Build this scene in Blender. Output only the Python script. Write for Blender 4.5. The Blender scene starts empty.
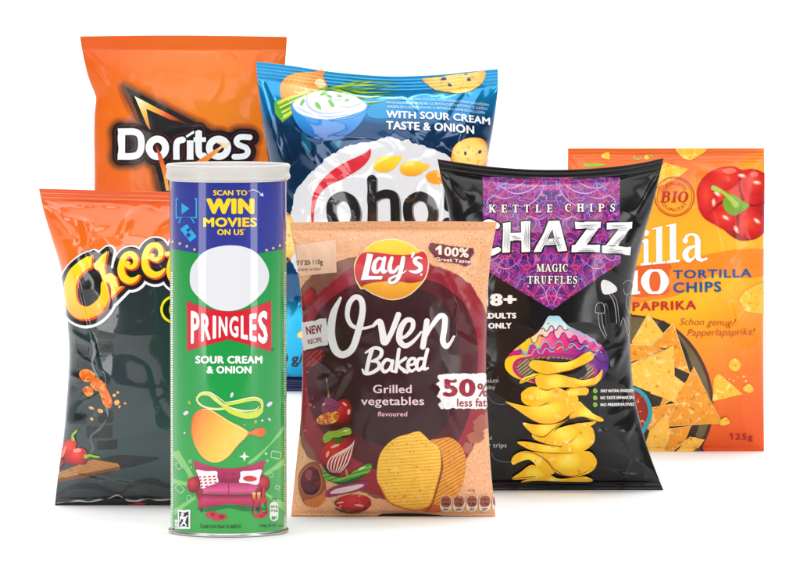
import bpy, math, random
import numpy as np
from mathutils import Vector
from mathutils.bvhtree import BVHTree
from mathutils.geometry import delaunay_2d_cdt

random.seed(7)
scene = bpy.context.scene
COL = scene.collection

# ------------------------------------------------------------------ camera
FOC = 6000.0                       # focal length in photo pixels (800 wide)
CX, CY = 400.0, 289.84
HORIZON = -69.0
PITCH = math.atan((CY - HORIZON) / FOC)
D0 = 3.96                          # distance to the tube
CAN_BASE_Y = 531.5
_b0 = PITCH + math.atan((CAN_BASE_Y - CY) / FOC)
CAM = np.array([0.0, -D0, D0 * math.tan(_b0)])
R_ = np.array([1.0, 0, 0])
F_ = np.array([0, math.cos(PITCH), -math.sin(PITCH)])
U_ = np.array([0, math.sin(PITCH), math.cos(PITCH)])


def ray(px, py):
    d = F_ + R_ * ((px - CX) / FOC) - U_ * ((py - CY) / FOC)
    return d / np.linalg.norm(d)


def ray_f(px, py):
    a, b = (px - CX) / FOC, (py - CY) / FOC
    return (a, F_[1] - U_[1] * b, F_[2] - U_[2] * b)


def on_plane(px, py, Y):
    d = ray(px, py)
    return CAM + d * ((Y - CAM[1]) / d[1])


def on_ground(px, py):
    d = ray(px, py)
    return CAM + d * (-CAM[2] / d[2])


def project(P):
    d = np.asarray(P) - CAM
    w = d @ F_
    return np.stack([CX + FOC * (d @ R_) / w, CY - FOC * (d @ U_) / w], -1)


# ------------------------------------------------------------------ colour and materials
def lin(c):
    out = []
    for v in c[:3]:
        v = v / 255.0
        out.append(v / 12.92 if v <= 0.04045 else ((v + 0.055) / 1.055) ** 2.4)
    return (*out, 1.0)


class NT:
    """small helper round a node tree"""
    def __init__(self, m):
        self.t = m.node_tree
        self.n = self.t.nodes
        self.l = self.t.links

    def node(self, kind, **kw):
        o = self.n.new(kind)
        for k, v in kw.items():
            if k.startswith('i_'):
                key = k[2:]
                key = int(key) if key.isdigit() else key.replace('_', ' ')
                o.inputs[key].default_value = v
            else:
                setattr(o, k, v)
        return o

    def link(self, a, b):
        self.l.new(a, b)

    def math(self, op, a, b=None):
        o = self.node('ShaderNodeMath', operation=op)
        for i, v in enumerate((a, b)):
            if v is None:
                continue
            if hasattr(v, 'links'):
                self.link(v, o.inputs[i])
            else:
                o.inputs[i].default_value = v
        return o.outputs[0]

    def mix(self, fac, a, b, blend='MIX'):
        o = self.node('ShaderNodeMix', data_type='RGBA', blend_type=blend)
        for key, v in ((0, fac), (6, a), (7, b)):
            if hasattr(v, 'links'):
                self.link(v, o.inputs[key])
            else:
                o.inputs[key].default_value = v
        return o.outputs[2]

    def ramp(self, fac, stops, interp='LINEAR'):
        o = self.node('ShaderNodeValToRGB')
        o.color_ramp.interpolation = interp
        e = o.color_ramp.elements
        while len(e) < len(stops):
            e.new(0.5)
        for el, (p, c) in zip(e, stops):
            el.position = p
            el.color = lin(c)
        self.link(fac, o.inputs[0])
        return o.outputs[0]


FINISH = {  # roughness, coat, coat roughness, specular, metallic, bump strength
    'satin': (0.42, 0.32, 0.16, 0.22, 0.0, 0.05),
    'gloss': (0.30, 0.95, 0.06, 0.25, 0.0, 0.05),
    'matte': (0.46, 0.42, 0.18, 0.25, 0.0, 0.05),
    'black': (0.44, 0.60, 0.15, 0.1, 0.0, 0.05),
    'foil': (0.22, 0.7, 0.05, 0.3, 0.55, 0.05),
    'label': (0.34, 0.8, 0.05, 0.15, 0.0, 0.0),
}
_mats = {}


def mat(color, finish='satin', grad=None, rad=None, noise=None, spots=None, waves=None, name=None, custom=None):
    """Procedural print material in art coordinates (UV = photo pixels / 100).
    grad = (x0,y0,x1,y1,[(pos,col)..]); rad = (cx,cy,rx,ry,[stops]); noise = (scale, amount);
    spots = [(colour, scale, threshold, width)]; waves = (angle, period px, colour, amount)"""
    key = repr((color, finish, grad, rad, noise, spots, waves, name, getattr(custom, '__name__', None)))
    if key in _mats:
        return _mats[key]
    m = bpy.data.materials.new(name or 'print_ink')
    m.use_nodes = True
    k = NT(m)
    b = k.n['Principled BSDF']
    ro, co, cr, sp, me, bu = FINISH[finish]
    b.inputs['Roughness'].default_value = ro
    b.inputs['Coat Weight'].default_value = co
    b.inputs['Coat Roughness'].default_value = cr
    b.inputs['Specular IOR Level'].default_value = sp
    b.inputs['Metallic'].default_value = me
    uv = k.node('ShaderNodeUVMap', uv_map='art').outputs[0]
    sep = k.node('ShaderNodeSeparateXYZ')
    k.link(uv, sep.inputs[0])
    X, Y = sep.outputs[0], sep.outputs[1]
    if custom:
        c = custom(k, uv, X, Y)
    else:
        rgb = k.node('ShaderNodeRGB')
        rgb.outputs[0].default_value = lin(color or (128, 128, 128))
        c = rgb.outputs[0]
    if grad:
        x0, y0, x1, y1, stops = grad
        dx, dy = (x1 - x0) / 100, (y1 - y0) / 100
        q = dx * dx + dy * dy
        a = k.math('MULTIPLY', k.math('SUBTRACT', X, x0 / 100), dx / q)
        d = k.math('MULTIPLY', k.math('SUBTRACT', Y, y0 / 100), dy / q)
        c = k.ramp(k.math('ADD', a, d), stops)
    if rad:
        cx, cy, rx, ry, stops = rad
        a = k.math('DIVIDE', k.math('SUBTRACT', X, cx / 100), rx / 100)
        d = k.math('DIVIDE', k.math('SUBTRACT', Y, cy / 100), ry / 100)
        r = k.math('SQRT', k.math('ADD', k.math('MULTIPLY', a, a), k.math('MULTIPLY', d, d)))
        c = k.ramp(r, stops)
    if waves:
        ang, per, wc, amt = waves
        ca, sa = math.cos(ang), math.sin(ang)
        n = k.node('ShaderNodeTexNoise', i_Scale=9.0)
        k.link(uv, n.inputs['Vector'])
        ph = k.math('ADD', k.math('MULTIPLY', X, ca * 200 * math.pi / per), k.math('MULTIPLY', Y, sa * 200 * math.pi / per))
        ph = k.math('ADD', ph, k.math('MULTIPLY', n.outputs[0], 3.0))
        w = k.math('MULTIPLY', k.math('ADD', k.math('SINE', ph), 1.0), 0.5 * amt)
        c = k.mix(w, c, lin(wc))
    if noise:
        sc, amt = noise
        n = k.node('ShaderNodeTexNoise', i_Scale=sc, i_Detail=5.0, i_Roughness=0.65)
        k.link(uv, n.inputs['Vector'])
        f = k.math('ADD', k.math('MULTIPLY', n.outputs[0], 2 * amt), 1.0 - amt)
        g = k.node('ShaderNodeCombineColor')
        for i in range(3):
            k.link(f, g.inputs[i])
        c = k.mix(1.0, c, g.outputs[0], 'MULTIPLY')
    for sc_, scale, thr, wid in (spots or ()):
        n = k.node('ShaderNodeTexNoise', i_Scale=scale, i_Detail=3.0, i_Roughness=0.6)
        k.link(uv, n.inputs['Vector'])
        r = k.node('ShaderNodeMapRange', i_1=thr, i_2=thr + wid)
        k.link(n.outputs[0], r.inputs[0])
        c = k.mix(r.outputs[0], c, lin(sc_))
    k.link(c, b.inputs['Base Color'])
    if bu:
        tc = k.node('ShaderNodeTexCoord')
        n = k.node('ShaderNodeTexNoise', i_Scale=120.0, i_Detail=3.0)
        k.link(tc.outputs['Object'], n.inputs['Vector'])
        bp = k.node('ShaderNodeBump', i_Strength=bu, i_Distance=0.002)
        k.link(n.outputs[0], bp.inputs['Height'])
        k.link(bp.outputs[0], b.inputs['Normal'])
        k.link(bp.outputs[0], b.inputs['Coat Normal'])
    _mats[key] = m
    return m


# ------------------------------------------------------------------ 2-D shapes (art is drawn in photo pixels)
class Frame:
    """a zoomed view of the art: ox, oy, scale -> photo pixels"""
    def __init__(self, ox, oy, s):
        self.o, self.s = (ox, oy), s

    def __call__(self, pts):
        if isinstance(pts, tuple) and not isinstance(pts[0], (tuple, list)):
            return (self.o[0] + pts[0] / self.s, self.o[1] + pts[1] / self.s)
        return [(self.o[0] + x / self.s, self.o[1] + y / self.s) for x, y in pts]

    def w(self, v):
        return [a / self.s for a in v] if isinstance(v, (list, tuple)) else v / self.s

    # shapes given in the frame's own numbers
    def P(self, pts): return [self(pts)]
    def S(self, pts, n=6): return S(self(pts), n)
    def K(self, pts, w, **kw): return K(self(pts), self.w(w), **kw)
    def E(self, cx, cy, rx, ry, rot=0, n=28):
        c = self((cx, cy))
        return E(c[0], c[1], rx / self.s, ry / self.s, rot, n)
    def ring(self, cx, cy, rx, ry, w, rot=0, a0=0, a1=360, n=30):
        c = self((cx, cy))
        return ring(c[0], c[1], rx / self.s, ry / self.s, w / self.s, rot, a0, a1, n)
    def T(self, text, x0, x1, top, base, **kw):
        a, b = self((x0, top)), self((x1, base))
        if 'warp' in kw:
            wf = kw.pop('warp')
            def w2(x, y):
                p = wf((x - self.o[0]) * self.s, (y - self.o[1]) * self.s)
                return self((p[0], p[1]))
            kw['warp'] = w2
        return T(text, a[0], b[0], a[1], b[1], **kw)


def catmull(pts, n=6, closed=False):
    pts = [tuple(p) for p in pts]
    m = len(pts)
    if m < 3:
        return pts
    out = []
    rng = range(m) if closed else range(m - 1)
    for i in rng:
        if closed:
            p0, p1, p2, p3 = pts[i - 1], pts[i], pts[(i + 1) % m], pts[(i + 2) % m]
        else:
            p0, p1, p2, p3 = pts[max(i - 1, 0)], pts[i], pts[i + 1], pts[min(i + 2, m - 1)]
        for j in range(n):
            t = j / n
            out.append(tuple(0.5 * (2 * b + (c - a) * t + (2 * a - 5 * b + 4 * c - d) * t * t + (3 * b - a - 3 * c + d) * t ** 3)
                             for a, b, c, d in zip(p0, p1, p2, p3)))
    if not closed:
        out.append(pts[-1])
    return out


def S(pts, n=6):
    return [catmull(pts, n, True)]


def E(cx, cy, rx, ry, rot=0, n=28):
    c, s = math.cos(math.radians(rot)), math.sin(math.radians(rot))
    return [[(cx + rx * math.cos(a) * c - ry * math.sin(a) * s, cy + rx * math.cos(a) * s + ry * math.sin(a) * c)
             for a in (2 * math.pi * i / n for i in range(n))]]


def K(pts, w, closed=False, smooth=True, n=6, caps=True):
    """stroke: pts with one width or a width per point; returns overlapping polygons"""
    m = len(pts)
    ws = list(w) if isinstance(w, (list, tuple)) else [w] * m
    if len(ws) != m:
        xs = np.linspace(0, 1, len(ws))
        ws = list(np.interp(np.linspace(0, 1, m), xs, ws))
    data = [(p[0], p[1], q) for p, q in zip(pts, ws)]
    if smooth and m > 2:
        data = catmull(data, n, closed)
    if closed:
        data = data + [data[0]]
    polys = []
    for a, b in zip(data[:-1], data[1:]):
        dx, dy = b[0] - a[0], b[1] - a[1]
        L = math.hypot(dx, dy)
        if L < 1e-6:
            continue
        nx, ny = -dy / L, dx / L
        ra, rb = max(a[2], 0.02) / 2, max(b[2], 0.02) / 2
        polys.append([(a[0] + nx * ra, a[1] + ny * ra), (b[0] + nx * rb, b[1] + ny * rb),
                      (b[0] - nx * rb, b[1] - ny * rb), (a[0] - nx * ra, a[1] - ny * ra)])
    last = len(data) - 1
    for i, (x, y, q) in enumerate(data):
        if not caps and not closed and i in (0, last):
            continue
        if q > 0.25:
            polys += E(x, y, q / 2, q / 2, 3.7 * i, 12 if q < 8 else 20)
    return polys


def ring(cx, cy, rx, ry, w, rot=0, a0=0, a1=360, n=30):
    """elliptic band; w is the stroke width"""
    c, s = math.cos(math.radians(rot)), math.sin(math.radians(rot))
    pts = []
    full = abs(a1 - a0) >= 359.9
    for i in range(n if full else n + 1):
        a = math.radians(a0 + (a1 - a0) * i / n)
        x, y = rx * math.cos(a), ry * math.sin(a)
        pts.append((cx + x * c - y * s, cy + x * s + y * c))
    return K(pts, w, closed=full, smooth=False)


def rect(x0, y0, x1, y1):
    return [[(x0, y0), (x1, y0), (x1, y1), (x0, y1)]]


def rrect(x0, y0, x1, y1, r, rot=0):
    pts = []
    for cx, cy, a0 in ((x1 - r, y1 - r, 0), (x0 + r, y1 - r, 90), (x0 + r, y0 + r, 180), (x1 - r, y0 + r, 270)):
        for i in range(5):
            a = math.radians(a0 + 22.5 * i)
            pts.append((cx + r * math.cos(a), cy + r * math.sin(a)))
    mx, my = (x0 + x1) / 2, (y0 + y1) / 2
    c, s = math.cos(math.radians(rot)), math.sin(math.radians(rot))
    return [[(mx + (x - mx) * c - (y - my) * s, my + (x - mx) * s + (y - my) * c) for x, y in pts]]


def wobble(pts, amp, step, seed=1):
    """ragged outline: resample a closed polygon and jitter it"""
    rnd = random.Random(seed)
    out = []
    n = len(pts)
    for i in range(n):
        a, b = pts[i], pts[(i + 1) % n]
        L = math.hypot(b[0] - a[0], b[1] - a[1])
        m = max(1, int(L / step))
        for j in range(m):
            t = j / m
            out.append((a[0] + (b[0] - a[0]) * t + rnd.uniform(-amp, amp), a[1] + (b[1] - a[1]) * t + rnd.uniform(-amp, amp)))
    return [out]


def xform(polys, f):
    return [[f(x, y) for x, y in p] for p in polys]


def rotate(polys, cx, cy, deg):
    c, s = math.cos(math.radians(deg)), math.sin(math.radians(deg))
    return xform(polys, lambda x, y: (cx + (x - cx) * c - (y - cy) * s, cy + (x - cx) * s + (y - cy) * c))


_glyphs = {}


def outlines(vs, tr):
    """triangulation -> one polygon per connected shape, holes joined on by a keyhole cut"""
    edges = {}
    for t in tr:
        for i in range(3):
            edges[(t[i], t[(i + 1) % 3])] = True
    nxt = {}
    for (i, j) in edges:
        if (j, i) not in edges:
            nxt.setdefault(i, []).append(j)
    loops = []
    while nxt:
        st = next(iter(nxt))
        loop, cur = [st], st
        while True:
            n = nxt[cur].pop()
            if not nxt[cur]:
                del nxt[cur]
            if n == st or n not in nxt:
                break
            loop.append(n)
            cur = n
        if len(loop) > 2:
            loops.append([vs[i] for i in loop])
    area = lambda p: sum(p[i - 1][0] * p[i][1] - p[i][0] * p[i - 1][1] for i in range(len(p))) / 2
    outer = [l for l in loops if area(l) > 0]
    holes = [l for l in loops if area(l) < 0]
    for h in holes:
        c = np.array([h[0]])
        best = [o for o in outer if inside([o], c)[0]] or outer
        o = min(best, key=lambda q: abs(area(q)))
        d, i, j = min(((o[i][0] - h[j][0]) ** 2 + (o[i][1] - h[j][1]) ** 2, i, j) for i in range(len(o)) for j in range(0, len(h), 2))
        o[i + 1:i + 1] = h[j:] + h[:j + 1] + [o[i]]
    return outer


def _font_tris(text, bold, spacing):
    """letters of the built-in face as polygons in em units"""
    key = (text, bold, spacing)
    if key in _glyphs:
        return _glyphs[key]
    cu = bpy.data.curves.new('lettering', 'FONT')
    cu.body = text
    cu.size = 1.0
    cu.offset = bold
    cu.resolution_u = 3
    cu.space_character = spacing
    ob = bpy.data.objects.new('lettering', cu)
    COL.objects.link(ob)
    dg = bpy.context.evaluated_depsgraph_get()
    me = ob.evaluated_get(dg).to_mesh()
    vs = [(v.co.x, v.co.y) for v in me.vertices]
    tr = [tuple(p.vertices) for p in me.polygons]
    ob.evaluated_get(dg).to_mesh_clear()
    bpy.data.objects.remove(ob)
    bpy.data.curves.remove(cu)
    # weld, and turn every triangle the same way round
    ids, remap, pts = {}, [], []
    for x, y in vs:
        q = (round(x, 5), round(y, 5))
        if q not in ids:
            ids[q] = len(pts)
            pts.append(q)
        remap.append(ids[q])
    out = []
    for t in tr:
        t = tuple(remap[i] for i in t)
        if len(set(t)) < 3:
            continue
        a, b, c = (pts[i] for i in t)
        if (b[0] - a[0]) * (c[1] - a[1]) - (c[0] - a[0]) * (b[1] - a[1]) < 0:
            t = t[::-1]
        out.append(t)
    _glyphs[key] = outlines(pts, out)
    return _glyphs[key]


def inside(polys, C):
    """which points C lie in any of the polygons (winding number)"""
    hitm = np.zeros(len(C), bool)
    order = np.argsort(C[:, 0])
    xs = C[order, 0]
    for p in polys:
        p = np.asarray(p)
        lo, hi = p.min(0), p.max(0)
        idx = order[np.searchsorted(xs, lo[0]):np.searchsorted(xs, hi[0])]
        if not len(idx):
            continue
        idx = idx[(C[idx, 1] >= lo[1]) & (C[idx, 1] <= hi[1]) & ~hitm[idx]]
        if not len(idx):
            continue
        q = C[idx]
        a, b = p, np.concatenate([p[1:], p[:1]])
        ay, by = a[None, :, 1], b[None, :, 1]
        y = q[:, 1:2]
        left = (b[None, :, 0] - a[None, :, 0]) * (y - ay) - (q[:, 0:1] - a[None, :, 0]) * (by - ay)
        wn = ((ay <= y) & (by > y) & (left > 0)).sum(1) - ((ay > y) & (by <= y) & (left < 0)).sum(1)
        hitm[idx[wn != 0]] = True
    return hitm


def union(polys, extra=()):
    """overlapping polygons -> one flat triangulation (verts, tris); extra = points to triangulate through"""
    verts, edges, good = [], [], []
    for p in polys:
        if len(p) < 3:
            continue
        ar = sum(p[i][0] * p[(i + 1) % len(p)][1] - p[(i + 1) % len(p)][0] * p[i][1] for i in range(len(p)))
        if abs(ar) < 1e-7:
            continue
        good.append(p)
        s = len(verts)
        n = len(p)
        verts += [Vector(q) for q in p]
        edges += [(s + i, s + (i + 1) % n) for i in range(n)]
    verts += [Vector(q) for q in extra]
    ov, oe, of, _, _, _ = delaunay_2d_cdt(verts, edges, [], 0, 1e-5, False)
    P = np.array([(v.x, v.y) for v in ov])
    Tn = np.array([tuple(f) for f in of])
    A, B, C = P[Tn[:, 0]], P[Tn[:, 1]], P[Tn[:, 2]]
    area = (B[:, 0] - A[:, 0]) * (C[:, 1] - A[:, 1]) - (C[:, 0] - A[:, 0]) * (B[:, 1] - A[:, 1])
    keep = inside(good, (A + B + C) / 3) & (np.abs(area) > 1e-9)
    flip = area < 0
    Tn[flip] = Tn[flip][:, ::-1]
    return [tuple(q) for q in P], [tuple(int(i) for i in t) for t in Tn[keep]]


def _heavy(text, fat, spacing):
    """heavy face: each letter is the union of copies shifted round a small oval"""
    key = (text, fat, spacing, 'heavy')
    if key not in _glyphs:
        polys = []
        for p in _font_tris(text, 0.0, spacing + 1.6 * fat):
            for ang in range(0, 360, 45):
                ca, sa = fat * math.cos(math.radians(ang + 3)), fat * math.sin(math.radians(ang + 3))
                polys.append([(x + ca, y + sa * 0.7) for x, y in p])
        _glyphs[key] = outlines(*union(polys))
    return _glyphs[key]


def T(text, x0, x1, top, base, bold=0.0, spacing=1.0, shear=0.0, rot=0.0, warp=None, cap=0.727):
    """text fitted from x0 to x1 with its capitals between top and base (photo pixels)"""
    fat = bold if bold > 0.015 else 0.0
    polys = _heavy(text, fat, spacing) if fat else _font_tris(text, bold, spacing)
    if fat:
        bold = fat * 0.7
    xs = [q[0] for p in polys for q in p]
    ax, bx = min(xs), max(xs)
    sx, sy = (x1 - x0) / (bx - ax), (base - top) / (cap + 2 * bold)
    c, s = math.cos(math.radians(rot)), math.sin(math.radians(rot))
    out = []
    for p in polys:
        q = []
        for x, y in p:
            Yb = (y + bold) * sy
            X, Yp = x0 + (x - ax) * sx + shear * Yb, base - Yb
            if rot:
                X, Yp = x0 + (X - x0) * c - (Yp - base) * s, base + (X - x0) * s + (Yp - base) * c
            q.append(warp(X, Yp) if warp else (X, Yp))
        out.append(q)
    return out


# serif capitals, drawn as thick and thin strokes on a unit box (x 0..w, y 0 bottom .. 1 top)
def _serif_glyph(ch):
    k, t = 0.24, 0.10    # thick, thin
    def bar(x, y0=0.0, y1=1.0, w=k): return [[(x - w / 2, y0), (x + w / 2, y0), (x + w / 2, y1), (x - w / 2, y1)]]
    def foot(x, y, w=0.46): return [[(x - w / 2, y), (x + w / 2, y), (x + w / 2, y + t), (x - w / 2, y + t)]]
    def seg(a, b, w): return K([a, b], w, smooth=False, caps=False)
    def stem(x): return bar(x) + foot(x, 0) + foot(x, 1 - t)
    if ch == 'I': return stem(0.25), 0.5
    if ch == 'E': return stem(0.25) + bar(0.5, 0, t, 0.6) + bar(0.5, 1 - t, 1, 0.6) + bar(0.47, 0.46, 0.56, 0.4) + bar(0.78, 0, 0.28, 0.09) + bar(0.78, 0.72, 1, 0.09) + bar(0.64, 0.38, 0.64, 0.08), 0.86
    if ch == 'F': return stem(0.25) + bar(0.5, 1 - t, 1, 0.6) + bar(0.47, 0.46, 0.56, 0.4) + bar(0.78, 0.72, 1, 0.09) + bar(0.64, 0.38, 0.64, 0.08), 0.84
    if ch == 'L': return stem(0.25) + bar(0.5, 0, t, 0.6) + bar(0.78, 0, 0.32, 0.09), 0.86
    if ch == 'T': return bar(0.42) + foot(0.42, 0) + bar(0.42, 1 - t, 1, 0.84) + bar(0.05, 0.72, 1, 0.09) + bar(0.79, 0.72, 1, 0.09), 0.86
    if ch == 'H': return stem(0.25) + stem(0.80) + bar(0.52, 0.46, 0.56, 0.5), 1.05
    if ch == 'K': return stem(0.25) + seg((0.35, 0.42), (0.80, 0.97), 0.11) + seg((0.45, 0.56), (0.85, 0.03), k) + foot(0.86, 0, 0.34) + foot(0.80, 1 - t, 0.36), 1.02
    if ch == 'P': return stem(0.25) + K([(0.30, 0.95), (0.62, 0.95), (0.74, 0.73), (0.62, 0.5), (0.30, 0.5)], [0.1, 0.1, 0.24, 0.1, 0.1]), 0.88
    if ch == 'B': return stem(0.25) + K([(0.30, 0.95), (0.60, 0.95), (0.70, 0.75), (0.60, 0.54), (0.30, 0.54)], [0.1, 0.1, 0.22, 0.1, 0.1]) + K([(0.30, 0.54), (0.64, 0.54), (0.78, 0.29), (0.64, 0.05), (0.30, 0.05)], [0.1, 0.1, 0.24, 0.1, 0.1]), 0.95
    if ch == 'R': return stem(0.25) + K([(0.30, 0.95), (0.60, 0.95), (0.72, 0.74), (0.60, 0.53), (0.30, 0.53)], [0.1, 0.1, 0.23, 0.1, 0.1]) + seg((0.52, 0.55), (0.82, 0.02), 0.22) + foot(0.84, 0, 0.26), 0.98
    if ch == 'C': return K([(0.78, 0.72), (0.68, 0.92), (0.45, 0.96), (0.20, 0.78), (0.14, 0.5), (0.20, 0.22), (0.45, 0.04), (0.68, 0.08), (0.80, 0.28)], [0.08, 0.09, 0.1, 0.22, 0.27, 0.22, 0.1, 0.09, 0.07]) + bar(0.79, 0.66, 0.98, 0.08), 0.9
    if ch == 'G': return K([(0.78, 0.72), (0.68, 0.92), (0.45, 0.96), (0.20, 0.78), (0.14, 0.5), (0.20, 0.22), (0.45, 0.04), (0.68, 0.08), (0.76, 0.16)], [0.08, 0.09, 0.1, 0.22, 0.27, 0.22, 0.1, 0.09, 0.07]) + bar(0.78, 0.66, 0.98, 0.08) + bar(0.74, 0.02, 0.44, 0.22) + foot(0.74, 0.40, 0.4), 0.95
    if ch == 'O': return K([(0.48, 0.96), (0.20, 0.78), (0.14, 0.5), (0.20, 0.22), (0.48, 0.04), (0.76, 0.22), (0.82, 0.5), (0.76, 0.78)], [0.09, 0.2, 0.27, 0.2, 0.09, 0.2, 0.27, 0.2], closed=True), 0.96
    if ch == 'S': return K([(0.66, 0.76), (0.55, 0.94), (0.36, 0.96), (0.17, 0.80), (0.22, 0.60), (0.52, 0.44), (0.62, 0.24), (0.48, 0.06), (0.28, 0.04), (0.10, 0.22)], [0.08, 0.09, 0.1, 0.18, 0.22, 0.26, 0.22, 0.1, 0.09, 0.07]) + bar(0.68, 0.70, 0.98, 0.08) + bar(0.09, 0.02, 0.30, 0.08), 0.76
    if ch == 'A': return seg((0.12, 0.05), (0.46, 0.98), 0.1) + seg((0.44, 1.0), (0.80, 0.02), k) + bar(0.45, 0.28, 0.37, 0.42) + foot(0.12, 0, 0.32) + foot(0.82, 0, 0.38), 1.0
    if ch == 'M': return stem(1.02) + bar(0.16, 0, 1, 0.1) + foot(0.16, 0, 0.34) + seg((0.18, 0.98), (0.58, 0.02), k) + seg((0.58, 0.02), (0.96, 0.98), 0.1) + foot(0.14, 1 - t, 0.3), 1.25
    if ch == 'U': return K([(0.25, 0.95), (0.25, 0.30), (0.36, 0.06), (0.58, 0.06), (0.70, 0.28), (0.72, 0.95)], [0.24, 0.24, 0.18, 0.1, 0.1, 0.1], caps=False) + foot(0.25, 1 - t) + foot(0.72, 1 - t, 0.34), 0.98
    return [], 0.4


def serif(text, x0, x1, top, base, gap=0.12, slant=0.0):
    polys, pen = [], 0.0
    for ch in text:
        if ch == ' ':
            pen += 0.45
            continue
        g, w = _serif_glyph(ch)
        polys += [[(x + pen, y) for x, y in p] for p in g]
        pen += w + gap
    pen -= gap
    sx, sy = (x1 - x0) / pen, base - top
    return [[(x0 + x * sx + slant * y * sy, base - y * sy) for x, y in p] for p in polys]


# ------------------------------------------------------------------ objects
def empty(name, loc, label, cat, group=None):
    o = bpy.data.objects.new(name, None)
    COL.objects.link(o)
    o.location = loc
    o.empty_display_size = 0.02
    o['label'] = label
    o['category'] = cat
    if group:
        o['group'] = group
    return o


def mesh_obj(name, V, Fc, m, parent=None, normals=None, uv=None, smooth=True):
    me = bpy.data.meshes.new(name)
    me.from_pydata([tuple(v) for v in V], [], [tuple(f) for f in Fc])
    if uv is not None:
        lay = me.uv_layers.new(name='art')
        li = np.zeros(len(me.loops), dtype=np.int32)
        me.loops.foreach_get('vertex_index', li)
        lay.data.foreach_set('uv', np.asarray(uv, dtype=np.float32)[li].ravel())
    if smooth:
        me.polygons.foreach_set('use_smooth', [True] * len(me.polygons))
    me.materials.append(m)
    if normals is not None:
        me.normals_split_custom_set_from_vertices([tuple(n) for n in normals])
    me.update()
    o = bpy.data.objects.new(name, me)
    COL.objects.link(o)
    if parent is not None:
        o.parent = parent
    return o


def vertex_normals(V, tris):
    N = np.zeros_like(V)
    a, b, c = V[tris[:, 0]], V[tris[:, 1]], V[tris[:, 2]]
    fn = np.cross(b - a, c - a)
    for i in range(3):
        np.add.at(N, tris[:, i], fn)
    L = np.linalg.norm(N, axis=1, keepdims=True)
    return N / np.maximum(L, 1e-12)


class Surface:
    """a printed front: smooth shape for placing the art, final (creased) shape for where it lies"""
    def __init__(self, root, Vs, Vf, tris, outline, origin):
        self.root, self.Vs, self.Vf, self.tris = root, Vs, Vf, np.asarray(tris)
        self.N = vertex_normals(Vf, self.tris)
        self.bvh = BVHTree.FromPolygons([tuple(v) for v in Vs], [tuple(t) for t in tris])
        self.outline = np.asarray(outline)
        c = self.outline.mean(0)
        self.inset = c + (self.outline - c) * 0.9985
        self.origin = np.asarray(origin)
        self.cam = Vector(CAM)

    def clamp(self, px, py):
        A = self.inset
        B = np.roll(A, -1, axis=0)
        p = np.array([px, py])
        d = B - A
        t = np.clip(((p - A) * d).sum(1) / np.maximum((d * d).sum(1), 1e-12), 0, 1)
        q = A + d * t[:, None]
        i = np.argmin(((q - p) ** 2).sum(1))
        return q[i]

    def hit(self, px, py):
        h = self.bvh.ray_cast(self.cam, Vector(ray_f(px, py)))
        if h[0] is None:
            c = self.outline.mean(0)
            q = self.clamp(px, py)
            for k in (0, 0.002, 0.005, 0.01, 0.02, 0.04):
                q2 = q + (c - q) * k
                h = self.bvh.ray_cast(self.cam, Vector(ray_f(q2[0], q2[1])))
                if h[0] is not None:
                    break
            else:
                return None
        return h[0], h[2]

    def place(self, pts, off):
        """photo pixels -> (kept indices, points on the final surface, normals)"""
        keep, P, I = [], [], []
        for i, (x, y) in enumerate(pts):
            h = self.hit(x, y)
            if h:
                keep.append(i)
                P.append(tuple(h[0]))
                I.append(h[1])
        P = np.array(P)
        T_ = self.tris[np.array(I)]
        a, b, c = self.Vs[T_[:, 0]], self.Vs[T_[:, 1]], self.Vs[T_[:, 2]]
        v0, v1, v2 = b - a, c - a, P - a
        dot = lambda p, q: (p * q).sum(1)
        d00, d01, d11, d20, d21 = dot(v0, v0), dot(v0, v1), dot(v1, v1), dot(v2, v0), dot(v2, v1)
        den = d00 * d11 - d01 * d01
        den = np.where(np.abs(den) < 1e-20, 1.0, den)
        v = (d11 * d20 - d01 * d21) / den
        w = (d00 * d21 - d01 * d20) / den
        u = 1 - v - w
        mixv = lambda A: A[T_[:, 0]] * u[:, None] + A[T_[:, 1]] * v[:, None] + A[T_[:, 2]] * w[:, None]
        n = mixv(self.N)
        n /= np.maximum(np.linalg.norm(n, axis=1, keepdims=True), 1e-9)
        return keep, mixv(self.Vf) + n * off - self.origin, n

    def decal(self, name, polys, m, layer=0, parent=None, res=1.6, label=None):
        xs = [q[0] for p in polys for q in p]
        ys = [q[1] for p in polys for q in p]
        x0, x1, y0, y1 = min(xs), max(xs), min(ys), max(ys)
        while (x1 - x0) * (y1 - y0) / (res * res) > 26000:
            res *= 1.15
        nx, ny = int((x1 - x0) / res), int((y1 - y0) / res)
        G_ = np.array([(x0 + (i + (0.25 if j % 2 else -0.25)) * res, y0 + j * res) for i in range(1, nx + 1) for j in range(1, ny + 1)])
        if len(G_):
            G_ = G_[inside(polys, G_)]
        ov, keep = union(polys, [tuple(q) for q in G_])
        used = sorted({i for f in keep for i in f})
        off = 0.00016 + 0.00010 * layer
        kept, V, N = self.place([ov[i] for i in used], off)
        idx = {used[q]: r for r, q in enumerate(kept)}
        UV = [(ov[used[q]][0] / 100, ov[used[q]][1] / 100) for q in kept]
        F2 = []
        for f in keep:
            if all(i in idx for i in f):
                g = [idx[i] for i in f]
                F2.append(g[::-1])     # pixel y runs down: flip so the print faces the camera
        o = mesh_obj(name, V, F2, m, parent or self.root, normals=N, uv=UV)
        if label:
            o['label'] = label
        return o


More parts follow.
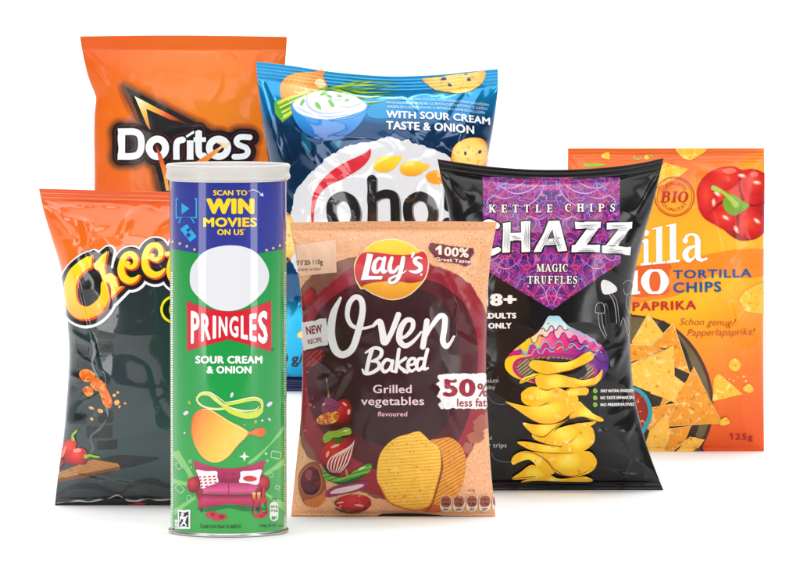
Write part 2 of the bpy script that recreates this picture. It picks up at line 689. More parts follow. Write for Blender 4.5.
def value_noise(x, y, seed=0):
    """smooth 2-D value noise in -1..1, vectorised"""
    def h(i, j):
        n = (i * 374761393 + j * 668265263 + seed * 974634777) & 0x7fffffff
        n = ((n ^ (n >> 13)) * 1274126177) & 0x7fffffff
        return ((n ^ (n >> 16)) & 0xffff) / 32767.5 - 1.0
    xi, yi = np.floor(x).astype(np.int64), np.floor(y).astype(np.int64)
    xf, yf = x - xi, y - yi
    u, v = xf ** 3 * (xf * (xf * 6 - 15) + 10), yf ** 3 * (yf * (yf * 6 - 15) + 10)
    a, b, c, d = h(xi, yi), h(xi + 1, yi), h(xi, yi + 1), h(xi + 1, yi + 1)
    return (a * (1 - u) + b * u) * (1 - v) + (c * (1 - u) + d * u) * v


def interp_path(path, t):
    p = np.array(path, float)
    L = np.concatenate([[0], np.cumsum(np.hypot(*(p[1:] - p[:-1]).T))])
    L /= L[-1]
    return np.stack([np.interp(t, L, p[:, 0]), np.interp(t, L, p[:, 1])], -1)


class Bag(Surface):
    """pillow bag: left/right edges run top to bottom, top/bottom edges run left to right (photo pixels)"""
    def __init__(self, name, label, left, right, top, bottom, ground_y, bulge, seal_top, seal_bottom, material,
                 seal_material=None, seed=1, lumps=1.2, folds=1.0, creases=(), crimp=0.22, nx=150, nz=210, back=None,
                 category='snack bag', flat=2.3):
        mid = (bottom[0][0] + bottom[-1][0]) / 2
        Y = on_ground(mid, ground_y)[1]
        self.Y = Y
        left, right = catmull(left, 8), catmull(right, 8)
        top, bottom = catmull(top, 8), catmull(bottom, 8)
        cs = 0.5 - 0.5 * np.cos(np.linspace(0, math.pi, nx + 1))
        s = 0.35 * np.linspace(0, 1, nx + 1) + 0.65 * cs
        t = np.linspace(0, 1, nz + 1)
        # extra rows inside the seals
        h_px = bottom[0][1] - top[0][1]
        ts, tb = seal_top / h_px, 1 - seal_bottom / h_px
        t = np.unique(np.round(np.concatenate([t, np.linspace(0, ts, 26), np.linspace(tb, 1, 26)]), 6))
        nz = len(t) - 1
        self.ts, self.tb = ts, tb
        Lp, Rp = interp_path(left, t), interp_path(right, t)
        Tp, Bp = interp_path(top, s), interp_path(bottom, s)
        Sg, Tg = np.meshgrid(s, t)
        s3, t3 = Sg[..., None], Tg[..., None]
        Pxy = ((1 - s3) * Lp[:, None] + s3 * Rp[:, None] + (1 - t3) * Tp[None] + t3 * Bp[None]
               - ((1 - s3) * (1 - t3) * Tp[0] + s3 * (1 - t3) * Tp[-1] + (1 - s3) * t3 * Bp[0] + s3 * t3 * Bp[-1]))
        # pixels -> upright plane at depth Y
        ox = (Pxy[..., 0] - CX) / FOC
        oy = (Pxy[..., 1] - CY) / FOC
        D = F_[None, None] + R_[None, None] * ox[..., None] - U_[None, None] * oy[..., None]
        W = CAM + D * ((Y - CAM[1]) / D[..., 1])[..., None]
        W[..., 2] -= W[..., 2].min()
        X, Z = W[..., 0], W[..., 2]
        tau = np.clip((Tg - ts) / (tb - ts), 0, 1)
        g = (1 - np.abs(2 * tau - 1) ** 2.6) ** 0.75
        prof = (1 - np.abs(2 * Sg - 1) ** flat) ** 0.62
        inb = (Tg >= ts) & (Tg <= tb)
        h0 = bulge * prof * g
        smooth = np.where(inb, h0, 0) + 0.0004
        # creases and lumps (metres); x, z in units of the bag
        env = (1 - np.abs(2 * Sg - 1) ** 6)
        mm = 0.001
        dt, db = (Tg - ts) * (Z.max() - Z.min()), (tb - Tg) * (Z.max() - Z.min())
        w = lumps * mm * value_noise(X / 0.045 + seed, Z / 0.05, seed) * g
        w += 0.45 * lumps * mm * value_noise(X / 0.018, Z / 0.022 + seed, seed + 5) * g
        rid = lambda n: 1 - np.abs(n)
        fx = X / 0.017 + 0.6 * value_noise(X / 0.03, Z / 0.03, seed + 9)
        for dd, sd in ((dt, 11), (db, 12)):
            dd = np.maximum(dd, 0)
            lenf = 0.020 + 0.014 * value_noise(X / 0.02, np.zeros_like(X) + 3, seed + sd)
            w += folds * 3.0 * mm * (rid(value_noise(fx, dd / 0.06, seed + sd)) ** 2.5 - 0.35) * np.exp(-dd / lenf) * np.clip(dd / 0.004, 0, 1)
        for e in (Sg, 1 - Sg):       # pulls running in from the side edges
            dist = e * (X.max() - X.min())
            sl = Z / 0.026 + (dist / 0.02) * 0.7 * value_noise(np.zeros_like(X), Z / 0.09, seed + 21)
            w += folds * 2.6 * mm * (rid(value_noise(sl, dist / 0.08, seed + 22)) ** 3 - 0.3) * np.exp(-dist / 0.024) * g
        fr = rid(value_noise(X / 0.034 + 0.8 * value_noise(X / 0.03, Z / 0.03, seed + 31), Z / 0.034, seed + 32)) ** 8
        w += folds * 0.6 * mm * fr * g
        # crumpling: sharp valleys, strongest towards the edges and seals
        qx = X + 0.010 * value_noise(X / 0.03, Z / 0.03, seed + 51)
        qz = Z + 0.010 * value_noise(X / 0.03, Z / 0.03, seed + 52)
        c1 = np.abs(value_noise((qx + 0.45 * qz) / 0.030, (qz - 0.3 * qx) / 0.044, seed + 53))
        c2 = np.abs(value_noise((qx - 0.6 * qz) / 0.016, (qz + 0.5 * qx) / 0.024, seed + 54))
        rim = 1 - 0.72 * np.clip(prof * g, 0, 1) ** 1.5
        w += folds * mm * (2.1 * (c1 - 0.3) + 0.8 * (c2 - 0.3)) * rim * g ** 0.5
        for x0, y0, x1, y1, wid, amp in creases:      # named creases, photo pixels and millimetres
            px, py = Pxy[..., 0], Pxy[..., 1]
            dx, dy = x1 - x0, y1 - y0
            q = dx * dx + dy * dy
            tt = ((px - x0) * dx + (py - y0) * dy) / q
            u = np.clip(tt, 0, 1)
            dist = ((px - x0) * dy - (py - y0) * dx) / math.sqrt(q)
            over = np.hypot(px - (x0 + u * dx), py - (y0 + u * dy))
            taper = np.sin(np.pi * np.clip(tt, 0.0, 1.0)) ** 0.6
            side = np.where(dist > 0, 1.0, 2.2)       # one steep flank, one slow one
            w += 1.5 * amp * mm * np.exp(-(over / (wid * side)) ** 2) * taper
        w *= env
        sealz = np.where(Tg < ts, Tg * (Z.max() - Z.min()), (1 - Tg) * (Z.max() - Z.min()))
        cr = crimp * mm * np.sin(sealz / 0.0030 * 2 * math.pi)
        wav = 0.9 * mm * value_noise(X / 0.022, Z / 0.05, seed + 41)
        disp = np.where(inb, w, cr) + wav * np.where(inb, np.exp(-np.minimum(dt, db) / 0.012), 1.0) * np.minimum(1, env * 2)
        final = smooth + disp
        # keep the front in front of the back sheet
        rest = np.where(inb, 0.0003 + 0.15 * h0, 0.0003)
        final = np.maximum(final, rest * 0.6 + disp * (~inb))
        self.origin = np.array([(X[-1].min() + X[-1].max()) / 2, Y, 0.0])
        Vs = np.stack([X, Y - smooth, Z], -1).reshape(-1, 3)
        Vf = np.stack([X, Y - final, Z], -1).reshape(-1, 3)
        hb = np.where(inb, 0.8 * h0, 0) + 0.0004 - disp * (~inb) + 0.5 * np.where(inb, np.clip(-w, 0, 1), 0)
        Vb = np.stack([X, Y + hb, Z], -1).reshape(-1, 3)
        n1 = nx + 1
        quads = []
        tris = []
        for j in range(nz):
            for i in range(nx):
                a = j * n1 + i
                quads.append((a, a + n1, a + n1 + 1, a + 1))
                tris.append((a, a + n1, a + n1 + 1))
                tris.append((a, a + n1 + 1, a + 1))
        outline = np.concatenate([Lp, Bp[1:], Rp[::-1][1:], Tp[::-1][1:-1]])
        root = empty(name, tuple(self.origin), label, category, 'snack packets standing together')
        super().__init__(root, Vs, Vf, tris, outline, self.origin)
        UV = project(Vs) / 100
        # split rows into body and seals, front and back in each
        jt = int(np.searchsorted(t, ts - 1e-9))
        jb = int(np.searchsorted(t, tb - 1e-9))
        Nf = self.N
        tb_arr = np.asarray(tris)[:, ::-1]
        Nb = vertex_normals(Vb, tb_arr)

        def piece(nm, j0, j1, m):
            fr_, bk = {}, {}
            V, N, U, Fq = [], [], [], []
            for j in range(j0, j1 + 1):
                for i in range(n1):
                    a = j * n1 + i
                    fr_[a] = len(V)
                    V.append(Vf[a] - self.origin); N.append(Nf[a]); U.append(UV[a])
            for j in range(j0, j1 + 1):
                for i in range(n1):
                    a = j * n1 + i
                    bk[a] = len(V)
                    V.append(Vb[a] - self.origin); N.append(Nb[a]); U.append(UV[a])
            for j in range(j0, j1):
                for i in range(nx):
                    a = j * n1 + i
                    q = (a, a + n1, a + n1 + 1, a + 1)
                    Fq.append([fr_[v] for v in q])
                    Fq.append([bk[v] for v in q][::-1])
                for i, flip in ((0, True), (nx, False)):
                    a, b = j * n1 + i, (j + 1) * n1 + i
                    q = [fr_[a], fr_[b], bk[b], bk[a]]
                    Fq.append(q[::-1] if flip else q)
            for j in ((0,) if j0 == 0 else ()) + ((nz,) if j1 == nz else ()):
                for i in range(nx):
                    a = j * n1 + i
                    Fq.append([fr_[a], fr_[a + 1], bk[a + 1], bk[a]])
            return mesh_obj(nm, V, Fq, m, root, normals=N, uv=U)
        piece('bag_body', jt, jb, material)
        piece('top_seal', 0, jt, seal_material or material)
        piece('bottom_seal', jb, nz, seal_material or material)

# ------------------------------------------------------------------ camera, sweep, lamps
cam_d = bpy.data.cameras.new('camera')
cam = bpy.data.objects.new('camera', cam_d)
COL.objects.link(cam)
cam.location = CAM
cam.rotation_euler = (math.pi / 2 - PITCH, 0, 0)
cam_d.sensor_fit = 'HORIZONTAL'
cam_d.sensor_width = 36
cam_d.lens = 36 * FOC / 800
cam_d.clip_start = 0.05
cam_d.clip_end = 200
scene.camera = cam

w = bpy.data.worlds.new('World')
scene.world = w
w.use_nodes = True
bg = w.node_tree.nodes['Background']
bg.inputs[0].default_value = (0.97, 0.985, 1.0, 1)
bg.inputs[1].default_value = 0.16

vs = scene.view_settings
vs.view_transform = 'Standard'
vs.look = 'None'
vs.exposure = 0.0
vs.gamma = 1.0
vs.use_curve_mapping = False
scene.render.film_transparent = False
try:
    scene.cycles.use_denoising = True
    scene.cycles.max_bounces = 8
    scene.cycles.diffuse_bounces = 3
    scene.cycles.sample_clamp_indirect = 6.0
except Exception:
    pass


def lamp(name, loc, target, sx, sy, radiance, color=(1, 1, 1)):
    ld = bpy.data.lights.new(name, 'AREA')
    ld.shape = 'RECTANGLE'
    ld.size, ld.size_y = sx, sy
    ld.energy = radiance * math.pi * sx * sy
    ld.color = color
    o = bpy.data.objects.new(name, ld)
    COL.objects.link(o)
    o.location = loc
    d = Vector(target) - Vector(loc)
    o.rotation_euler = d.to_track_quat('-Z', 'Y').to_euler()
    return o


# two upright strip boxes either side of the camera, plus added fills overhead, in front and on the sweep
lamp('softbox', (-1.75, -1.35, 0.5), (-0.0, 0.25, 0.14), 0.62, 1.7, 5.4)
lamp('softbox', (1.75, -1.35, 0.5), (0.0, 0.25, 0.14), 0.62, 1.7, 5.8)
lamp('overhead_fill', (0, 0.9, 2.9), (0, 0.9, 0), 4.2, 4.2, 2.0)  # added fill from above, keeps the floor burnt out white
lamp('front_fill', (-0.25, -2.5, 2.9), (0, 0.4, 0.1), 2.8, 1.2, 4.2)  # added frontal fill, brightens the upright bag fronts
lamp('sweep_fill', (0, 2.2, 3.2), (0, 3.3, 0.4), 4.0, 1.2, 4.0)  # added fill that whitens the back of the sweep

# the seamless white sweep: flat floor that curves up into a wall well behind the bags
prof = [(-1.1, 0.0), (-0.6, 0), (0, 0), (1.5, 0), (2.6, 0)]
for i in range(1, 17):
    a = math.pi / 2 * i / 16
    prof.append((2.6 + 1.2 * math.sin(a), 1.2 - 1.2 * math.cos(a)))
prof += [(3.8, 2.5), (3.8, 5.0)]
xs_ = np.linspace(-9, 9, 19)
V = [(x, y, z) for y, z in prof for x in xs_]
Fs = []
for j in range(len(prof) - 1):
    for i in range(len(xs_) - 1):
        a = j * len(xs_) + i
        Fs.append((a, a + 1, a + 1 + len(xs_), a + len(xs_)))
paper = bpy.data.materials.new('white_sweep_paper')
paper.use_nodes = True
k = NT(paper)
pb = k.n['Principled BSDF']
pb.inputs['Base Color'].default_value = (0.93, 0.93, 0.93, 1)
pb.inputs['Roughness'].default_value = 0.65
pb.inputs['Specular IOR Level'].default_value = 0.2
tc = k.node('ShaderNodeTexCoord')
nz_ = k.node('ShaderNodeTexNoise', i_Scale=400.0)
k.link(tc.outputs['Object'], nz_.inputs['Vector'])
bp = k.node('ShaderNodeBump', i_Strength=0.03, i_Distance=0.001)
k.link(nz_.outputs[0], bp.inputs['Height'])
k.link(bp.outputs[0], pb.inputs['Normal'])
sweep = mesh_obj('backdrop', V, Fs, paper)
sweep['kind'] = 'structure'


# ------------------------------------------------------------------ the tube
def lathe(name, profile, m, parent, n=192, uvc=True):
    V, Fq = [], []
    for r, z in profile:
        for i in range(n):
            a = 2 * math.pi * i / n
            V.append((r * math.sin(a), -r * math.cos(a), z))
    for j in range(len(profile) - 1):
        for i in range(n):
            a, b = j * n + i, j * n + (i + 1) % n
            Fq.append((a, b, b + n, a + n))
    return V, Fq


def plain(name, color, rough=0.4, metal=0.0, coat=0.0, trans=0.0):
    m = bpy.data.materials.new(name)
    m.use_nodes = True
    kk = NT(m)
    b = kk.n['Principled BSDF']
    b.inputs['Base Color'].default_value = lin(color)
    b.inputs['Roughness'].default_value = rough
    b.inputs['Metallic'].default_value = metal
    b.inputs['Coat Weight'].default_value = coat
    t = kk.node('ShaderNodeTexCoord')
    n = kk.node('ShaderNodeTexNoise', i_Scale=60.0, i_Detail=4.0)
    kk.link(t.outputs['Object'], n.inputs['Vector'])
    r = kk.node('ShaderNodeMapRange', i_3=rough * 0.8, i_4=rough * 1.25)
    kk.link(n.outputs[0], r.inputs[0])
    kk.link(r.outputs[0], b.inputs['Roughness'])
    return m

# ------------------------------------------------------------------ orange bag with the black triangle
WHITE = (246, 246, 246)
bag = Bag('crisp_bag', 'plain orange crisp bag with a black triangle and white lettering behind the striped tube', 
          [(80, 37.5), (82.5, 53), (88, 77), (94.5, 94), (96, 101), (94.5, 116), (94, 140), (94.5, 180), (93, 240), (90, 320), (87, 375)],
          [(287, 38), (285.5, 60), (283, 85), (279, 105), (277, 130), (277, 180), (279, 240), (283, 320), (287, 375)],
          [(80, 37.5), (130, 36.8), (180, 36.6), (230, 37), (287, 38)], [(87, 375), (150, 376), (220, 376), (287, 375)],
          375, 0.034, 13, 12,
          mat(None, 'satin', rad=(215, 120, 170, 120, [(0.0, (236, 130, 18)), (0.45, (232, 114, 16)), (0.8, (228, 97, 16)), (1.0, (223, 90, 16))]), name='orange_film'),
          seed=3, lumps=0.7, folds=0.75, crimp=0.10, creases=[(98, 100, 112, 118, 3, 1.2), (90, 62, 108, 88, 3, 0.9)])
d = bag.decal
f = Frame(100, 80, 4.7059)
black = mat((14, 10, 10), 'satin')
tri = d('triangle_print', f.P([(122, 33), (545, 246), (560, 330), (420, 560), (330, 720), (268, 430), (215, 250)]), black, 3.2, label='black triangle with a flame edge')
flame = [(0.0, (255, 250, 215)), (0.35, (253, 190, 70)), (0.7, (232, 92, 36)), (1.0, (120, 30, 20))]
fx, fy = f((170, 85))
d('flame_print', f.P([(163, 76), (200, 95), (420, 210), (330, 186), (218, 136), (228, 190), (240, 240), (222, 215), (190, 140)]),
  mat(None, 'satin', rad=(fx, fy, 50, 50, flame)), 4, tri)

def dor(extra):
    w = lambda v: v + extra
    g = []
    if extra:
        g += f.K([(102, 242), (102, 360)], w(34), smooth=False)
    else:
        g += f.P([(86, 228), (120, 228), (120, 375), (86, 375)])
    g += f.K([(104, 244), (160, 244), (186, 256), (196, 285), (194, 325), (180, 350), (150, 359), (104, 359)], w(31))
    g += f.ring(271, 319, 38, 41, w(33))
    g += f.K([(360, 362), (360, 310), (368, 288), (392, 281)], 30 + extra, caps=bool(extra))
    if not extra:
        g += f.P([(345, 361), (375, 361), (375, 375), (345, 375)])
    g += f.K([(424, 284), (424, 360)], 31 + extra, smooth=False, caps=bool(extra))
    if not extra:
        g += f.P([(408, 360), (440, 360), (440, 375), (408, 375)])
    g += f.P([(404, 262), (440, 238), (444, 250), (408, 272)]) if not extra else f.K([(412, 262), (438, 246)], 10 + extra, smooth=False)
    g += f.K([(464, 240), (464, 330), (472, 354), (492, 358)], 31 + extra, caps=bool(extra))
    g += f.K([(440, 281), (498, 281)], 22 + extra, smooth=False, caps=bool(extra))
    g += f.ring(557, 319, 43, 41, 32 + extra)
    g += f.K([(708, 270), (660, 268), (641, 284), (650, 304), (684, 318), (694, 338), (682, 356), (655, 361), (628, 361)], 27 + extra, caps=bool(extra))
    return g
n_sh = 7
for i in range(n_sh):
    t_ = (i + 1) / n_sh
    e_ = 118 - 62 * t_
    colr = tuple(int(a + (b - a) * t_ ** 1.3) for a, b in zip((228, 107, 16), (96, 52, 28)))
    sh_ = xform(dor(e_) + f.P([(80, 225), (715, 250), (705, 370), (80, 375)]), lambda x, y: (x - 1.2, y + .5))
    td = [(122, 33), (545, 246), (560, 330), (420, 560), (330, 720), (268, 430), (215, 250)]
    sh_ += xform(f.K(td, e_ - 44, closed=True, smooth=False) + f.P(td), lambda x, y: (x - 2.2, y - 0.6))
    d('logo_shadow_print', sh_, mat(colr, 'satin'), i * 0.4, res=2.4)
lg = d('brand_logo', dor(50) + f.P([(80, 225), (715, 250), (705, 370), (80, 375)]), black, 5, label='white lettering on black')
d('logo_outline_print', dor(27), mat((128, 34, 42), 'satin'), 6, lg)
d('logo_outline_print', dor(23), black, 7, lg)
d('logo_lettering', dor(0), mat(WHITE, 'satin'), 8, lg)
fx, fy = f((590, 298))
d('flame_print', f.P([(540, 292), (614, 296), (592, 322), (575, 318), (486, 402), (420, 470), (400, 470), (432, 396), (572, 308)]),
  mat(None, 'satin', rad=(fx, fy, 45, 45, [(0, (255, 240, 190)), (0.3, (247, 160, 60)), (1.0, (225, 80, 35))])), 9, tri)
d('flame_print', f.P([(262, 300), (292, 355), (318, 440), (326, 520), (312, 520), (296, 440), (276, 370)]),
  mat(None, 'satin', grad=(*f((262, 300)), *f((320, 500)), [(0, (150, 30, 40)), (0.4, (232, 92, 40)), (1, (250, 170, 70))])), 9, tri)

# ------------------------------------------------------------------ orange and dark bag with yellow bubble lettering
def cheese_film(k, uv, X, Y):
    n = k.node('ShaderNodeTexNoise', i_Scale=1.2, i_Detail=3.0)
    k.link(uv, n.inputs['Vector'])
    top = k.ramp(k.math('DIVIDE', k.math('SUBTRACT', Y, 1.88), 0.9), [(0.0, (230, 88, 14)), (0.45, (236, 104, 10)), (1.0, (240, 116, 10))])
    low = k.ramp(k.math('DIVIDE', k.math('SUBTRACT', Y, 2.9), 2.15), [(0.0, (34, 45, 47)), (0.45, (40, 55, 58)), (0.8, (52, 72, 72)), (1.0, (44, 58, 60))])
    edge = k.math('SUBTRACT', k.math('ADD', Y, k.math('MULTIPLY', X, 0.33)), 3.2)
    r = k.node('ShaderNodeMapRange', i_1=-0.002, i_2=0.002)
    k.link(edge, r.inputs[0])
    return k.mix(r.outputs[0], top, low)


bag = Bag('crisp_bag', 'shiny orange and dark grey crisp bag with yellow bubble lettering and red peppers',
          [(39, 188.5), (43.5, 210), (51, 236), (59, 262), (65.5, 295), (67.5, 325), (69, 355), (67, 395), (62.5, 445), (57, 485), (55, 505)],
          [(252, 191), (248, 230), (240, 270), (236, 330), (238, 400), (244, 460), (250, 505)],
          [(39, 188.5), (75, 189.5), (110, 190.5), (180, 192), (252, 191)], [(55, 505), (120, 505), (190, 505), (250, 505)],
          505, 0.034, 12, 7, mat(None, 'gloss', custom=cheese_film, name='orange_and_slate_film'), seed=12, lumps=1.3, folds=1.5,
          creases=[(46, 205, 80, 240, 2.2, 2.0), (62, 215, 95, 222, 2.0, 1.6), (84, 214, 92, 250, 2.6, 2.0), (118, 235, 136, 205, 2.6, 2.0),
                   (74, 262, 94, 345, 2.6, 1.3), (70, 330, 96, 342, 2.4, 1.6), (92, 330, 102, 372, 2.2, 1.4), (140, 200, 165, 212, 2.0, 1.4),
                   (68, 470, 110, 482, 3.0, 1.8), (100, 478, 150, 486, 3.0, 1.8), (60, 200, 130, 204, 2.0, 1.3)])
d = bag.decal
B_ = Frame(30, 180, 3.4133)
C_ = Frame(30, 340, 3.4133)
L_ = Frame(50, 230, 5.2692)
# dark grill plates
plate = mat((17, 22, 23), 'gloss')
for (x, y, ww, hh, r, fr) in [(235, 455, 52, 38, 0, B_), (232, 500, 58, 42, 0, B_), (228, 548, 56, 40, 0, B_), (188, 452, 40, 34, 0, B_), (150, 560, 50, 36, 3, B_),
                             (225, 8, 60, 46, 0, C_), (232, 240, 52, 42, 0, C_), (192, 290, 90, 44, 0, C_), (160, 55, 55, 42, 4, C_), (150, 250, 44, 36, 4, C_), (140, 110, 40, 40, 4, C_), (228, 340, 70, 34, -4, C_)]:
    a, b = fr((x, y)), fr((x + ww, y + hh))
    d('grill_plate_print', rrect(a[0], a[1], b[0], b[1], 2.2, r), plate, 0)
d('floor_shadow_print', C_.S([(230, 412), (300, 392), (400, 398), (440, 402), (380, 424), (300, 440), (235, 432)]), mat((24, 32, 33), 'gloss'), 0)
# smoke along the foot
smoke = mat((84, 92, 94), 'gloss', noise=(4.0, 0.25))
d('smoke_print', C_.S([(85, 545), (95, 520), (140, 500), (200, 470), (250, 452), (285, 470), (330, 500), (380, 478), (420, 470), (470, 488), (560, 480), (700, 500), (700, 545), (400, 530), (300, 512), (200, 540), (120, 552)]), mat((58, 62, 66), 'gloss', noise=(3.0, 0.3)), 0)
d('smoke_print', C_.K([(90, 530), (150, 500), (230, 500), (300, 525), (350, 492), (420, 482), (480, 500), (600, 490)], [4, 16, 20, 8, 14, 18, 10, 8]), mat((36, 39, 42), 'gloss', noise=(4.0, 0.2)), 1)
d('smoke_print', C_.K([(210, 0), (222, 40), (214, 80), (240, 150), (262, 230), (266, 260)], [3, 10, 6, 12, 8, 2]), mat((120, 124, 130), 'gloss'), 1)
d('smoke_print', C_.K([(190, 420), (215, 370), (208, 330), (240, 300), (262, 270)], [10, 12, 7, 9, 2]), mat((86, 92, 94), 'gloss'), 1)
# chopping board and peppers
brd = d('chopping_board_print', C_.P([(85, 455), (215, 405), (300, 420), (308, 428), (308, 442), (200, 466), (85, 486)]), mat((120, 70, 34), 'gloss', noise=(7.0, 0.35)), 1)
d('chopping_board_print', C_.P([(85, 455), (215, 405), (300, 420), (306, 430), (200, 452), (85, 474)]), mat((196, 136, 72), 'gloss', waves=(1.75, 2.2, (150, 92, 44), 0.75), noise=(8.0, 0.2)), 2, brd)
pep = [(0, (240, 70, 50)), (0.45, (214, 24, 28)), (1.0, (120, 8, 16))]
p1 = d('pepper_print', C_.S([(90, 440), (110, 370), (130, 340), (150, 335), (160, 352), (148, 385), (120, 420), (96, 445)]), mat(None, 'gloss', rad=(*C_((138, 362)), 14, 16, pep)), 3)
p2 = d('pepper_print', C_.S([(120, 415), (140, 380), (165, 366), (190, 372), (198, 395), (192, 420), (160, 424), (135, 424)]), mat(None, 'gloss', rad=(*C_((158, 388)), 14, 12, pep)), 4)
d('pepper_glint_print', C_.S([(150, 372), (172, 369), (176, 378), (155, 383)]), mat((248, 150, 130), 'gloss'), 5, p2)
d('pepper_glint_print', C_.S([(108, 395), (122, 362), (128, 366), (116, 398)]), mat((246, 130, 110), 'gloss'), 5, p1)
stem = mat((150, 190, 40), 'gloss')
d('stem_print', C_.K([(150, 338), (148, 324), (158, 312), (163, 306)], [11, 8, 7, 4]), stem, 5, p1)
d('stem_print', C_.K([(192, 396), (205, 392), (222, 396), (236, 397)], [14, 8, 8, 6]), stem, 5, p2)
# cheese puffs and crumbs
puff = mat((238, 110, 28), 'gloss', spots=[((248, 178, 60), 22, 0.52, 0.1), ((196, 60, 20), 16, 0.56, 0.1)])
d('cheese_puff_print', C_.S([(238, 168), (258, 160), (274, 186), (282, 212), (272, 232), (254, 222), (244, 196)]), puff, 2)
for pts_ in ([(168, 116), (186, 98), (210, 104), (226, 122), (214, 138), (186, 140)], [(206, 150), (226, 130), (250, 140), (262, 156), (246, 172), (222, 170)], [(180, 170), (196, 156), (214, 166), (216, 186), (198, 192)]):
    d('cheese_puff_print', C_.S(pts_), puff, 2)
for cx, cy, rx, ry in [(211, 231, 10, 5), (241, 241, 10, 7), (212, 268, 6, 5), (297, 212, 9, 10), (288, 188, 6, 6), (325, 215, 5, 4), (306, 226, 4, 6), (300, 178, 5, 5)]:
    d('crumb_print', C_.E(cx, cy, rx, ry, 20, 12), mat((240, 150, 70), 'gloss', spots=[((250, 210, 130), 30, 0.5, 0.1)]), 2)
# round yellow badge half hidden by the tube
bd = d('badge_print', L_.E(655, 418, 78, 78), mat((12, 12, 12), 'gloss'), 1, label='round black badge with a yellow ring')
d('badge_ring_print', L_.ring(655, 418, 68, 68, 13), mat((242, 226, 30), 'gloss'), 2, bd)
d('badge_fill_print', L_.E(668, 418, 42, 50), mat((240, 200, 24), 'gloss'), 2, bd)


def cheet(e, dx=0, dy=0):
    w = lambda v: [q + e for q in v]
    g = L_.K([(205, 150), (168, 186), (128, 236), (112, 300), (118, 372), (152, 424), (206, 434), (258, 402), (290, 350), (286, 286)], w([26, 48, 58, 64, 68, 70, 68, 60, 50, 34]))
    flag = [(78, 277), (104, 240), (160, 182), (226, 130), (220, 196), (190, 212), (158, 246), (128, 268), (100, 268)]
    h = [(305, 110), (283, 128), (232, 180), (238, 202), (264, 214), (276, 262), (288, 330), (300, 372), (306, 320), (300, 276), (316, 276), (326, 310), (326, 358), (388, 294), (364, 300), (352, 248), (322, 224), (297, 236), (290, 196)]
    if e:
        g += L_.K(flag, e, closed=True, smooth=False) + L_.P(flag) + L_.K(h, e, closed=True, smooth=False) + L_.P(h)
    else:
        g += L_.P(flag) + L_.P(h)
    if e > 20:
        g += L_.P([(190, 200), (240, 215), (280, 280), (290, 350), (250, 400), (200, 420), (150, 400), (130, 300)])
    for ox, oy, s in ((0, 0, 1.0), (128, -38, 1.12)):
        q = lambda pts: [(ox + 418 + (x - 418) * s, oy + 200 + (y - 200) * s) for x, y in pts]
        g += L_.K(q([(398, 186), (424, 196), (446, 186), (452, 158), (436, 130), (408, 130), (386, 156), (376, 206), (388, 246), (420, 266), (450, 258), (468, 240)]), w([16, 20, 24, 28, 28, 28, 32, 36, 38, 34, 24, 10]))
        g += L_.E(*q([(410, 178)])[0], (13 + e / 2), (13 + e / 2))
    # the rest of the word runs on behind the tube
    g += L_.K([(668, 70), (645, 150), (634, 220), (652, 262), (690, 258)], w([30, 38, 44, 38, 22])) + L_.K([(615, 128), (720, 116)], w([24, 20]))
    g += L_.ring(765, 200, 46, 62, 38 + e) + L_.K([(900, 160), (862, 142), (842, 166), (872, 200), (886, 236), (856, 262), (820, 246)], w([26, 34, 38, 40, 38, 34, 22]))
    return xform(g, lambda x, y: (x + dx, y + dy))


logo = d('brand_logo', cheet(78, 1.2, 1.4), mat((240, 242, 244), 'gloss'), 5, res=1.0, label='yellow bubble lettering outlined in black and white')
d('logo_outline_print', cheet(56, 0.8, 0.8), mat((62, 34, 24), 'gloss'), 6, logo, res=1.0)
d('logo_outline_print', cheet(48, 0.6, 0.6), mat((12, 12, 12), 'gloss'), 7, logo, res=1.0)
d('logo_outline_print', cheet(9, 1.1, 1.0), mat((226, 70, 30), 'gloss'), 8.5, logo, res=1.0)
d('logo_lettering', cheet(0), mat(None, 'gloss', grad=(0, 250, 0, 325, [(0, (255, 224, 30)), (0.6, (253, 206, 16)), (1, (246, 160, 26))])), 10, logo, res=1.0)
# black hem with a torn silver line
hem = mat((14, 14, 15), 'gloss')
d('hem_print', C_.P([(82, 570), (90, 558), (160, 548), (230, 545), (290, 530), (300, 527), (330, 545), (362, 548), (400, 540), (480, 543), (560, 546), (800, 548), (800, 580), (82, 580)]), hem, 2)
d('hem_print', C_.K([(92, 556), (130, 552), (165, 547), (200, 550), (232, 545), (268, 538), (296, 527), (312, 533), (334, 546), (366, 548), (402, 540), (440, 545), (480, 542)], [2, 3, 6, 4, 5, 4, 5, 3, 5, 6, 5, 5, 4]), mat((186, 180, 172), 'gloss', noise=(20, 0.4)), 3)
d('hem_print', C_.P([(330, 562), (370, 556), (400, 558), (382, 564)]), mat((190, 40, 34), 'gloss'), 3)

# ------------------------------------------------------------------ green and blue striped tube
TX = 228.6
SC = D0 / FOC / math.cos(PITCH) * 1.0
tube_x = on_plane(TX, CAN_BASE_Y, 0.0)[0]


def tz(py):
    return on_plane(TX, py, 0.0)[2]


tube = empty('crisp_tube', (tube_x, 0, 0), 'tall green and blue crisp tube with white plastic lid', 'crisp tube', 'snack packets standing together')
PXM = (D0 / math.cos(PITCH)) / FOC * 1.004     # metres per photo pixel at the tube
rb = 58.0 * PXM
ztop = tz(179.0)


